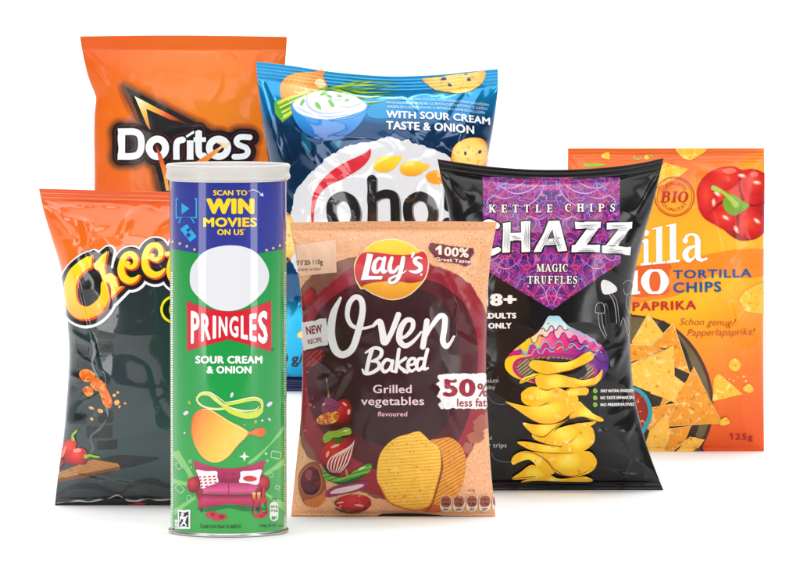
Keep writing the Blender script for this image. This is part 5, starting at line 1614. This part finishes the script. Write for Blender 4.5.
# line drawn toadstools at the right
ln = T4.K([(486, 440), (496, 424), (520, 430), (544, 450), (548, 466), (530, 476), (502, 478), (490, 470), (486, 440)], 3)
d('toadstool_print', T4.S([(486, 440), (496, 424), (522, 432), (546, 452), (546, 468), (524, 478), (500, 480), (490, 468)]), mat((226, 222, 218), FB, noise=(20, .2)), 1, label='white toadstool drawing')
d('line_drawing_print', T4.K([(516, 478), (532, 500), (542, 540), (546, 590)], 3) + T4.K([(526, 474), (544, 500), (552, 540), (556, 585)], 2)
  + T4.K([(464, 550), (468, 522), (484, 512), (498, 524), (498, 552), (464, 550)], 2.5) + T4.K([(476, 552), (480, 600), (494, 630), (504, 650)], 2.5) + T4.K([(488, 552), (494, 600), (508, 640)], 2.5)
  + T4.K([(570, 440), (590, 425), (608, 440), (600, 470), (580, 480), (572, 460)], 2) + T4.K([(588, 480), (582, 520), (596, 560), (602, 600), (590, 640)], 2) + T4.K([(600, 474), (610, 520), (606, 560), (618, 610)], 2) + T4.K([(560, 600), (572, 570), (580, 600), (590, 640)], 2), mat((168, 162, 160), FB), 1)
# painted mushroom
cap_pts = [(358, 40), (388, 36), (426, 38), (446, 62), (480, 96), (560, 136), (640, 184), (700, 234), (728, 300), (726, 350), (704, 400), (680, 430), (640, 440), (560, 462), (460, 470), (330, 462), (230, 440), (150, 412), (102, 370), (92, 330), (100, 296), (150, 242), (220, 188), (290, 140), (330, 88)]
mu = d('mushroom_print', U_4.S(cap_pts, 4), mat(None, FB, grad=(*U_4((150, 300)), *U_4((720, 330)), [(0, (206, 20, 118)), (.45, (222, 24, 120)), (.72, (150, 34, 140)), (1, (88, 34, 130))])), 1, label='painted mushroom cap with dripping colours')


def drip(y0, x0, x1, amp, n, curve, seed):
    """a row of rounded runs of paint"""
    r = random.Random(seed)
    pts = []
    step = (x1 - x0) / n
    for i in range(n):
        h = amp * (r.uniform(.5, 1.5) if i % 2 else -r.uniform(.3, .7))
        for q in (0.22, 0.78):
            x = x0 + (i + q) * step
            u = (x - 400) / 320
            pts.append((x, y0 + curve * u * u + h))
    return pts


topc = [(358, 40), (388, 36), (426, 38), (446, 62), (480, 96), (560, 136), (640, 184), (690, 224)]
left_up = [(150, 242), (220, 188), (290, 140), (330, 88)]
d1 = drip(208, 158, 690, 22, 13, 84, 1)
d('drip_print', U_4.S(d1[:0] + [(150, 244), (220, 190), (290, 142), (330, 90)] + topc + d1[::-1], 4), mat(None, FB, grad=(*U_4((180, 200)), *U_4((660, 200)), [(0, (246, 206, 20)), (.22, (244, 190, 30)), (.34, (238, 110, 150)), (.5, (226, 30, 124)), (1, (206, 24, 120))])), 2, mu)
d2 = drip(148, 222, 610, 18, 11, 150, 2)
d('drip_print', U_4.S([(222, 190), (290, 142), (330, 90)] + topc[:-1] + d2[::-1], 4), mat(None, FB, grad=(*U_4((240, 170)), *U_4((560, 170)), [(0, (250, 220, 90)), (.35, (244, 206, 196)), (1, (236, 130, 180))])), 3, mu)
d3 = drip(104, 308, 500, 14, 7, 260, 3)
d('drip_print', U_4.S([(300, 130), (330, 90), (358, 40), (388, 36), (426, 38), (446, 62), (480, 96), (506, 112)] + d3[::-1], 4), mat(None, FB, grad=(*U_4((388, 36)), *U_4((388, 130)), [(0, (150, 206, 220)), (.6, (206, 230, 228)), (1, (240, 230, 200))])), 4, mu)
d('drip_line_print', U_4.K(d3, 5) + U_4.K(d2, 4), mat((40, 46, 120), FB), 5, mu)
d('drip_line_print', U_4.K(d1, 7) + U_4.K(drip(240, 126, 400, 14, 8, 80, 5), 6), mat((126, 190, 226), FB), 5, mu)
d('drip_line_print', U_4.K([(x, y + 6) for x, y in d1], 2.5), mat((40, 30, 90), FB), 5.5, mu)
d('drip_line_print', U_4.K([(410, 240), (440, 226), (460, 246), (510, 218)], 8) + U_4.E(180, 236, 9, 9, 0, 10), mat((200, 180, 50), FB), 5, mu)
d('drip_line_print', U_4.K([(470, 92), (488, 118), (506, 112), (524, 138), (548, 132), (566, 160), (590, 152), (612, 184), (636, 180), (656, 212), (684, 222)], [3, 8, 8, 9, 8, 9, 8, 9, 8, 8, 3]), mat((110, 200, 222), FB), 6, mu)
d('drip_line_print', U_4.K([(560, 250), (600, 236), (640, 262), (690, 250), (716, 290)], [3, 9, 7, 9, 3]) + U_4.K([(600, 300), (650, 290), (680, 320), (724, 316)], [3, 8, 8, 3]) + U_4.K([(470, 180), (500, 200), (530, 186), (560, 214), (600, 206)], [3, 8, 7, 9, 3]), mat((92, 20, 104), FB), 5.6, mu)
d('spot_print', U_4.E(320, 158, 8, 8, 0, 10) + U_4.E(392, 130, 7, 7, 0, 10) + U_4.E(460, 236, 6, 6, 0, 10) + U_4.E(358, 82, 5, 5, 0, 10), mat((150, 24, 90), FB), 5, mu)
# underside
d('gill_ring_print', U_4.S([(92, 330), (110, 292), (180, 276), (330, 268), (480, 272), (600, 300), (680, 350), (690, 410), (640, 440), (560, 462), (460, 470), (330, 462), (230, 440), (150, 412), (104, 372)], 4), mat(None, FB, grad=(*U_4((92, 330)), *U_4((690, 330)), [(0, (242, 200, 20)), (.22, (236, 180, 40)), (.3, (196, 30, 120)), (.7, (130, 26, 120)), (.95, (96, 40, 140))])), 6, mu)
d('gill_ring_print', U_4.S([(140, 345), (170, 300), (280, 280), (430, 282), (560, 305), (640, 345), (660, 400), (600, 432), (460, 452), (330, 446), (210, 424), (156, 392)], 4), mat((186, 22, 104), FB), 7, mu)
d('gill_ring_print', U_4.S([(165, 350), (190, 312), (290, 290), (430, 290), (550, 312), (622, 348), (636, 396), (570, 424), (450, 442), (330, 436), (226, 414), (180, 388)], 4), mat((60, 40, 90), FB, waves=(0.9, 3.0, (206, 190, 90), .7)), 8, mu)
d('gill_shadow_print', U_4.S([(240, 330), (280, 300), (420, 296), (540, 318), (592, 356), (570, 410), (450, 430), (320, 420)], 4), mat((30, 18, 26), FB), 9, mu)
# the stack of crisps
def cri(cx, cy, r, hi=(255, 230, 90), lo=(246, 190, 30)):
    return mat(None, FB, rad=(cx, cy, r, r * .7, [(0, hi), (0.6, (255, 216, 50)), (1, lo)]), spots=[((255, 238, 160), 11, 0.60, 0.12), ((220, 140, 20), 8, 0.63, 0.12)])


edge_m = mat((140, 60, 14), FB)
stack = [
    (V5, [(115, 512), (160, 480), (224, 440), (300, 480), (360, 520), (300, 516), (240, 506), (180, 516)], 10, [(115, 512), (180, 506), (240, 500)]),
    (V5, [(160, 530), (230, 508), (330, 506), (380, 512), (500, 500), (536, 526), (380, 526), (250, 522)], 10, []),
    (V5, [(190, 372), (330, 380), (450, 376), (520, 368), (552, 394), (562, 430), (540, 470), (480, 496), (410, 500), (350, 480), (300, 440), (250, 400)], 13, [(200, 376), (250, 386), (300, 418), (340, 462), (400, 496), (470, 492), (520, 466)]),
    (V5, [(112, 422), (130, 390), (170, 370), (220, 372), (270, 394), (310, 430), (340, 480), (290, 490), (250, 450), (210, 412), (160, 424), (124, 440)], 11.5, [(170, 372), (220, 376), (268, 396), (306, 430), (340, 478)]),
    (V5, [(144, 322), (190, 318), (280, 334), (370, 346), (460, 360), (500, 368), (440, 376), (330, 376), (230, 366), (180, 346)], 12, [(230, 368), (330, 378), (440, 378)]),
    (V5, [(376, 344), (420, 320), (470, 276), (520, 240), (544, 262), (548, 310), (520, 350), (470, 374), (420, 376), (392, 364)], 11, [(376, 344), (420, 322), (470, 276), (522, 240), (555, 222)]),
    (V5, [(222, 280), (290, 300), (360, 250), (440, 226), (510, 218), (556, 216), (520, 244), (470, 280), (420, 320), (380, 342), (300, 330), (240, 310)], 14, [(240, 310), (300, 332), (380, 344)]),
    (V5, [(174, 222), (230, 228), (300, 230), (370, 220), (420, 196), (350, 250), (310, 300), (296, 324), (250, 296), (220, 276)], 10, [(220, 276), (250, 290), (290, 292), (340, 250), (420, 196), (470, 188)]),
    (V5, [(420, 196), (460, 110), (500, 140), (546, 176), (592, 202), (580, 214), (530, 208), (480, 190)], 11, [(420, 200), (480, 190), (530, 204), (580, 214)]),
    (V5, [(84, 108), (130, 120), (200, 134), (270, 130), (340, 100), (400, 80), (450, 74), (462, 110), (440, 160), (390, 200), (330, 224), (260, 220), (200, 190), (140, 148)], 17, [(200, 192), (260, 222), (330, 226), (390, 202), (440, 162)]),
    (V5, [(166, 90), (176, 56), (220, 32), (280, 40), (360, 70), (400, 76), (340, 104), (270, 132), (210, 132), (176, 116)], 11, []),
    (V5, [(280, 130), (330, 100), (380, 60), (430, 34), (490, 32), (518, 50), (506, 76), (460, 78), (410, 84), (350, 112)], 11, [(260, 134), (320, 108), (376, 66), (430, 40), (490, 34)]),
    (U_4, [(194, 510), (230, 480), (300, 468), (380, 470), (440, 480), (480, 520), (420, 560), (300, 560), (210, 548)], 11, []),
    (U_4, [(280, 420), (310, 396), (380, 392), (460, 404), (520, 440), (540, 466), (470, 470), (400, 474), (350, 486), (300, 476)], 10, [(300, 478), (350, 488), (400, 476)]),
    (U_4, [(440, 400), (500, 410), (560, 426), (640, 410), (680, 362), (672, 420), (630, 462), (560, 470), (520, 452), (480, 424)], 10, [(540, 470), (600, 466), (640, 452)]),
    (U_4, [(182, 448), (200, 420), (240, 400), (290, 390), (340, 396), (300, 404), (250, 420), (210, 444)], 9, [(190, 446), (240, 416), (300, 398)]),
    (U_4, [(238, 340), (260, 308), (300, 306), (380, 316), (460, 318), (520, 300), (580, 264), (612, 258), (630, 276), (622, 300), (560, 340), (500, 366), (440, 380), (360, 392), (300, 384)], 13, [(300, 386), (360, 394), (440, 382), (500, 368), (560, 342), (622, 302)]),
]
st = None
for n_, (fr, pts, r, edge_pts) in enumerate(stack):
    cx = sum(p[0] for p in pts) / len(pts)
    cy = sum(p[1] for p in pts) / len(pts)
    c0 = fr((cx, cy))
    o = d('stacked_crisp_print', fr.S(pts, 4), cri(round(c0[0], 1), round(c0[1] - 1, 1), r * 1.1), 10 + 0.8 * n_)
    if len(edge_pts) > 1:
        d('crisp_edge_print', fr.K(edge_pts, [2, 5, 4, 2] if fr is V5 else [2, 6, 5, 2]), edge_m, 10.4 + 0.8 * n_, o)
# ticks with green dots
bend = lambda x, y: (x, y - 0.0011 * max(0, x - 400) ** 1.5)
for i, tx in enumerate(['ONLY NATURAL INGREDIENTS', 'NO TASTE ENHANCERS', 'NO PRESERVATIVES']):
    y = 256 + i * 19.5
    g_ = d('tick_dot_print', R8.E(382, y, 6, 6.5, 0, 16), mat((150, 206, 60), FB), 1)
    d('tick_print', R8.K([(379, y - 1), (382, y + 2), (386, y - 4)], 1.4, smooth=False), mat((60, 100, 20), FB), 2, g_)
    d('claim_lettering', R8.T(tx, 397, 492 if i else 498, y - 4.5, y + 4.5, bold=.05, warp=bend), mat(CREAM, FB), 1)

# ------------------------------------------------------------------ flat orange bag with the red pepper
def sunny_film(k, uv, X, Y):
    n = k.node('ShaderNodeTexNoise', i_Scale=1.1, i_Detail=3.0)
    k.link(uv, n.inputs['Vector'])
    t = k.math('DIVIDE', k.math('SUBTRACT', Y, 1.48), 3.03)
    dx = k.math('MULTIPLY', k.math('SUBTRACT', X, 7.0), 0.12)
    t2 = k.math('ADD', k.math('ADD', t, dx), k.math('MULTIPLY', k.math('SUBTRACT', n.outputs[0], 0.5), 0.16))
    c = k.ramp(t2, [(0.0, (236, 112, 34)), (0.085, (238, 120, 36)), (0.13, (244, 160, 36)), (0.30, (250, 180, 36)), (0.50, (252, 184, 24)), (0.62, (248, 154, 26)), (0.80, (240, 116, 26)), (1.0, (232, 88, 26))])
    wv = k.math('SINE', k.math('ADD', k.math('MULTIPLY', Y, 190.0), k.math('MULTIPLY', n.outputs[0], 14.0)))
    top = k.node('ShaderNodeMapRange', i_1=1.66, i_2=1.60)
    k.link(Y, top.inputs[0])
    f = k.math('MULTIPLY', k.math('MULTIPLY', k.math('ADD', wv, 1.0), 0.28), top.outputs[0])
    return k.mix(f, c, lin((214, 70, 24)))


bag = Bag('crisp_bag', 'flat orange tortilla crisp bag with a red bell pepper and a bowl of triangles',
          [(568, 148.3), (568, 180), (569, 220), (570, 260), (570.5, 320), (570, 380), (569, 420), (568, 451)],
          [(764, 148.3), (764.2, 180), (763.8, 230), (763.6, 300), (763.6, 360), (763.8, 410), (764, 451)],
          [(568, 148.3), (630, 148.2), (700, 148.2), (764, 148.3)], [(568, 451), (640, 451), (700, 451), (764, 451)],
          451, 0.022, 6, 4, mat(None, 'satin', custom=sunny_film, name='sunny_orange_film'), seed=78, lumps=1.2, folds=0.9, crimp=0.1, flat=4.0,
          creases=[(728, 300, 738, 350, 3, 1.6), (690, 165, 730, 175, 3, 1.6), (745, 230, 762, 250, 2.4, 1.4), (740, 320, 763, 300, 3, 1.4)])
d = bag.decal
W_ = Frame(560, 140, 3.6273)
X_ = Frame(600, 290, 3.4118)
Y5 = Frame(620, 220, 5.2733)
Z8 = Frame(565, 145, 8.0)
FT = 'satin'
# scatter along the top
d('leaf_scrap_print', Z8.S([(152, 150), (200, 144), (300, 150), (320, 164), (240, 172), (154, 172)]), mat((150, 186, 44), FT), 1)
tc = lambda: mat((244, 190, 50), FT, noise=(12, .15), spots=[((214, 120, 30), 24, .6, .06), ((253, 226, 130), 16, .56, .1)])
d('crumb_print', Z8.S([(290, 92), (310, 66), (352, 56), (358, 110), (330, 116)], 2), tc(), 1)
d('crumb_print', Z8.S([(630, 110), (650, 76), (674, 100), (660, 116)], 2), tc(), 1)
d('tortilla_chip_print', W_.S([(420, 30), (470, 26), (530, 30), (520, 48), (494, 62), (470, 74), (440, 60)], 3), tc(), 1)
d('leaf_scrap_print', Z8.K([(556, 70), (552, 96), (570, 116), (598, 112), (606, 90)], [3, 10, 10, 8, 3]) + Z8.K([(666, 78), (690, 86), (704, 104)], [6, 12, 5]), mat((130, 190, 70), FT), 1)
d('tortilla_chip_print', W_.P([(350, 110), (382, 82), (466, 106), (430, 134), (360, 170), (340, 160)]), tc(), 1)
d('tortilla_chip_print', W_.P([(340, 150), (362, 150), (350, 210), (328, 240)]), tc(), 1)
# round stamp
stm = (196, 58, 32)
sp = d('stamp_print', W_.ring(415, 205, 71, 71, 3.4) + W_.ring(415, 205, 63, 66, 1.6), mat(stm, FT), 2, label='round red brown stamp')
d('stamp_lettering', serif('BIO', W_((362, 0))[0], W_((462, 0))[0], W_((0, 186))[1], W_((0, 226))[1], gap=0.06, slant=0.18), mat((190, 40, 30), FT), 2, sp)


def around(text, cx, cy, r, a0, a1, h, inside=False):
    polys = T(text, 0, 1, 0, 1)
    out = []
    for p in polys:
        q = []
        for x, y in p:
            a = math.radians(a0 + (a1 - a0) * x)
            rr_ = r + (1 - y) * h if not inside else r - (1 - y) * h
            q.append((cx + rr_ * math.cos(a), cy + rr_ * math.sin(a)))
        out.append(q)
    return out


cx, cy = W_((415, 205))
d('stamp_lettering', around('GEPRÜFTE', cx, cy, 11.5, 212, 328, 3.2) + around('QUALITÄT', cx, cy, 14.6, 152, 28, 3.4, True), mat(stm, FT), 2, sp)
# red pepper
pr_ = d('bell_pepper_print', W_.S([(498, 220), (496, 180), (516, 140), (548, 112), (590, 98), (630, 96), (660, 108), (700, 104), (730, 116), (748, 140), (748, 300), (742, 330), (716, 354), (680, 364), (646, 362), (616, 344), (592, 324), (560, 306), (524, 284), (504, 252)]),
       mat(None, FT, rad=(*W_((610, 190)), 42, 44, [(0, (232, 62, 36)), (.5, (220, 38, 30)), (.8, (196, 22, 28)), (1, (150, 10, 22))]), noise=(2.5, .12)), 3, label='glossy red bell pepper with a green stem')
for lx, ly, la, lb, lr in [(536, 206, 34, 62, 12), (600, 142, 62, 40, -18), (706, 158, 44, 46, 20), (596, 286, 58, 36, 28), (688, 306, 54, 52, 0)]:
    lc = W_((lx - 6, ly - 8))
    d('pepper_lobe_print', W_.E(lx, ly, la, lb, lr), mat(None, FT, rad=(round(lc[0], 1), round(lc[1], 1), la / 3.4, lb / 3.4, [(0, (234, 66, 40)), (.55, (222, 40, 30)), (1, (204, 26, 28))])), 3.5, pr_)
d('pepper_crease_print', W_.K([(604, 214), (572, 236), (540, 268)], [12, 7, 2]) + W_.K([(664, 216), (650, 170), (654, 116)], [10, 7, 2]) + W_.K([(640, 268), (644, 310), (640, 350)], [10, 8, 3]) + W_.K([(680, 236), (716, 236), (744, 222)], [9, 7, 3]), mat((150, 10, 22), FT), 3.8, pr_)
for pts in [[(588, 206), (570, 200), (554, 180)], [(646, 130), (656, 124), (676, 136)], [(698, 156), (716, 148), (726, 160)], [(590, 280), (604, 272), (608, 292)], [(560, 240), (552, 226), (560, 214)], [(700, 286), (716, 290), (722, 304)], [(628, 312), (648, 322), (640, 338)]]:
    mx_, my_ = sum(q[0] for q in pts) / 3, sum(q[1] for q in pts) / 3
    an = math.degrees(math.atan2(pts[2][1] - pts[0][1], pts[2][0] - pts[0][0]))
    d('pepper_glint_print', W_.E(mx_, my_, 16, 8, an), mat((244, 120, 96), FT), 4, pr_)
    d('pepper_glint_print', W_.E(mx_ - 1, my_ - 1, 10, 4.5, an), mat((252, 220, 206), FT), 4.4, pr_)
d('pepper_glint_print', W_.S([(586, 110), (620, 102), (640, 112), (612, 124)]) + W_.S([(690, 120), (712, 116), (716, 130), (696, 134)]), mat((244, 110, 84), FT), 4, pr_)
d('pepper_stem_print', W_.S([(590, 220), (614, 196), (642, 206), (660, 220), (686, 236), (668, 254), (640, 272), (616, 270), (596, 250)]), mat((120, 160, 40), FT, noise=(10, .3)), 5, pr_)
d('pepper_stem_print', W_.K([(556, 174), (580, 184), (610, 206), (636, 234)], [18, 14, 14, 22]), mat((166, 196, 64), FT, noise=(10, .2)), 6, pr_)
# bands behind the names
d('band_print', W_.S([(250, 470), (300, 458), (420, 440), (560, 410), (660, 396), (760, 400), (760, 480), (680, 500), (560, 488), (430, 560), (330, 580), (250, 590)], 4), mat((240, 136, 30), FT, noise=(3, .08)), 1)
d('band_print', Y5.P([(60, 244), (262, 224), (274, 250), (258, 270), (262, 380), (240, 392), (100, 408), (60, 400)]), mat((228, 98, 32), FT), 2)
# big white serif lettering
wl = Y5.P([(124, 108), (150, 104), (150, 232), (124, 234)]) + Y5.P([(112, 108), (138, 98), (150, 104), (150, 116), (112, 118)]) + Y5.E(138, 68, 15, 16) + Y5.P([(108, 228), (166, 222), (166, 234), (108, 240)])
wl += Y5.P([(190, 40), (222, 32), (222, 226), (190, 228)]) + Y5.P([(172, 44), (222, 32), (222, 40), (172, 52)]) + Y5.P([(172, 222), (240, 216), (240, 228), (172, 234)])
wl += Y5.P([(262, 24), (296, 16), (296, 218), (262, 220)]) + Y5.P([(244, 28), (296, 16), (296, 24), (244, 36)]) + Y5.P([(246, 214), (314, 208), (314, 220), (246, 228)])
wl += Y5.K([(344, 106), (352, 84), (378, 74), (404, 88), (410, 120)], [16, 16, 12, 22, 32]) + Y5.E(344, 108, 14, 15) + Y5.P([(396, 104), (424, 104), (424, 190), (430, 204), (460, 196), (460, 208), (430, 220), (404, 212), (394, 190)])
wl += Y5.K([(402, 134), (360, 152), (344, 182), (358, 210), (382, 206), (402, 180)], [10, 24, 32, 26, 12, 10])
wn = d('name_lettering', wl, mat((248, 246, 240), FT), 4, label='big white serif lettering')
d('name_lettering', Y5.P([(64, 268), (94, 264), (94, 386), (64, 388)]) + Y5.P([(52, 380), (106, 374), (106, 388), (52, 394)])
  + Y5.K([(184, 264), (152, 274), (132, 322), (152, 372), (184, 382), (216, 372), (236, 322), (216, 274)], [12, 26, 44, 26, 12, 26, 44, 26], closed=True), mat((248, 246, 240), FT), 4, wn)
tl = lambda x, y: (x, y - 0.022 * (x - 280))
d('product_lettering', Y5.T('TORTILLA', 280, 692, 262, 309, bold=.03, spacing=1.1, warp=tl) + Y5.T('CHIPS', 280, 534, 326, 383, bold=.03, spacing=1.1, warp=tl), mat((22, 84, 146), FT), 4)
d('flavour_lettering', Y5.T('PAPRIKA', 66, 402, 430, 480, bold=.035, spacing=1.1, warp=lambda x, y: (x, y - 0.03 * (x - 66))), mat((196, 34, 42), FT), 4)
d('script_lettering', X_.T('Schon genug?', 270, 456, 94, 118, shear=.32, rot=1, bold=-.012) + X_.T('Papperlapaprika!', 297, 522, 132, 156, shear=.32, rot=-1, bold=-.012), mat((176, 44, 32), FT), 4)
# bowl of triangles
bo = d('serving_bowl_print', X_.S([(60, 80), (110, 84), (170, 92), (230, 112), (280, 148), (326, 200), (360, 262), (380, 326), (386, 400), (376, 470), (350, 530), (330, 560), (60, 560)], 5), mat((84, 40, 34), FT), 2, label='dark round bowl full of tortilla triangles')
d('bowl_inside_print', X_.S([(60, 90), (110, 92), (170, 100), (226, 120), (272, 154), (316, 206), (350, 266), (370, 330), (376, 400), (364, 468), (338, 524), (318, 560), (60, 560)], 5), mat((110, 94, 62), FT, noise=(6, .35)), 3, bo)
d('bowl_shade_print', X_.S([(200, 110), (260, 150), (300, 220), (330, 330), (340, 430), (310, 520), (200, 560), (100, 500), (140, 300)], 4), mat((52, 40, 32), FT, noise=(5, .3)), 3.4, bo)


def tort(dark=0):
    a, b = ((242, 156, 40), (206, 106, 24)) if dark else ((254, 194, 72), (222, 130, 36))
    return mat(a, FT, noise=(9, .22), spots=[(b, 18, 0.58, 0.08), ((255, 222, 140), 14, 0.55, 0.14)])


tri_list = [([(110, 175), (165, 80), (218, 152), (170, 205), (110, 190)], 0), ([(168, 200), (250, 112), (306, 284), (250, 260), (244, 196)], 1), ([(80, 182), (150, 186), (220, 205), (160, 230), (80, 250)], 1),
            ([(160, 440), (230, 380), (320, 340), (240, 300), (200, 400)], 1), ([(250, 290), (322, 342), (262, 384), (170, 350)], 0), ([(318, 262), (416, 452), (230, 462), (222, 440)], 1),
            ([(80, 262), (250, 192), (258, 384), (170, 345), (80, 312)], 0), ([(170, 400), (262, 384), (232, 440), (180, 490), (160, 470)], 1), ([(150, 545), (170, 480), (228, 420), (240, 480), (230, 560), (150, 560)], 0),
            ([(222, 560), (240, 470), (312, 460), (280, 540), (250, 560)], 1), ([(250, 560), (280, 520), (310, 496), (356, 506), (330, 540), (290, 560)], 0)]
for n_, (pts, dk) in enumerate(tri_list):
    o = d('tortilla_chip_print', wobble(X_(pts), .25, 4, n_), tort(dk), 4 + .9 * n_, bo)
    d('chip_edge_print', X_.K([pts[0], pts[1]], 3.2, smooth=False) + X_.K([pts[1], pts[2]], 2.4, smooth=False), mat((250, 206, 120), FT), 4.4 + .9 * n_, bo)
dp = d('dip_bowl_print', X_.S([(60, 330), (110, 328), (148, 344), (172, 380), (178, 420), (164, 462), (140, 488), (60, 500)], 5), mat((34, 158, 176), FT), 14, label='small turquoise bowl of red dip')
d('dip_print', X_.S([(60, 340), (106, 338), (140, 354), (160, 386), (164, 420), (150, 456), (130, 476), (60, 488)], 5), mat((150, 34, 26), FT, noise=(9, .4), spots=[((240, 170, 60), 12, .6, .05), ((110, 150, 50), 14, .66, .04)]), 15, dp)
o = d('tortilla_chip_print', wobble(X_([(388, 300), (404, 282), (486, 354), (384, 378)]), .3, 3, 40), tc(), 3)
d('crumb_print', X_.S([(438, 250), (458, 232), (480, 252), (468, 276), (446, 270)], 3), tc(), 3)
d('crumb_print', X_.S([(486, 336), (504, 318), (524, 338), (510, 350)], 3), tc(), 3)
d('crumb_print', X_.S([(408, 440), (430, 432), (442, 450), (424, 458), (408, 456)], 3), tc(), 15)
for x, y, r in [(455, 308, 4), (490, 294, 5), (468, 296, 3), (497, 310, 5), (440, 303, 3)]:
    d('crumb_print', X_.E(x, y, r, r * .8, 0, 8), mat((252, 196, 90), FT), 3)
d('tortilla_chip_print', wobble(Y5([(624, 420), (660, 370), (740, 330), (762, 322), (762, 495), (720, 490), (660, 482)]), .35, 2.5, 12), tc(), 3)
d('weight_lettering', X_.P([(440, 492), (449, 487), (453, 487), (453, 509), (448, 509), (448, 492), (440, 496)]) + X_.T('25g', 462, 521, 487, 509, bold=.025, spacing=1.15), mat((166, 30, 30), FT), 3)
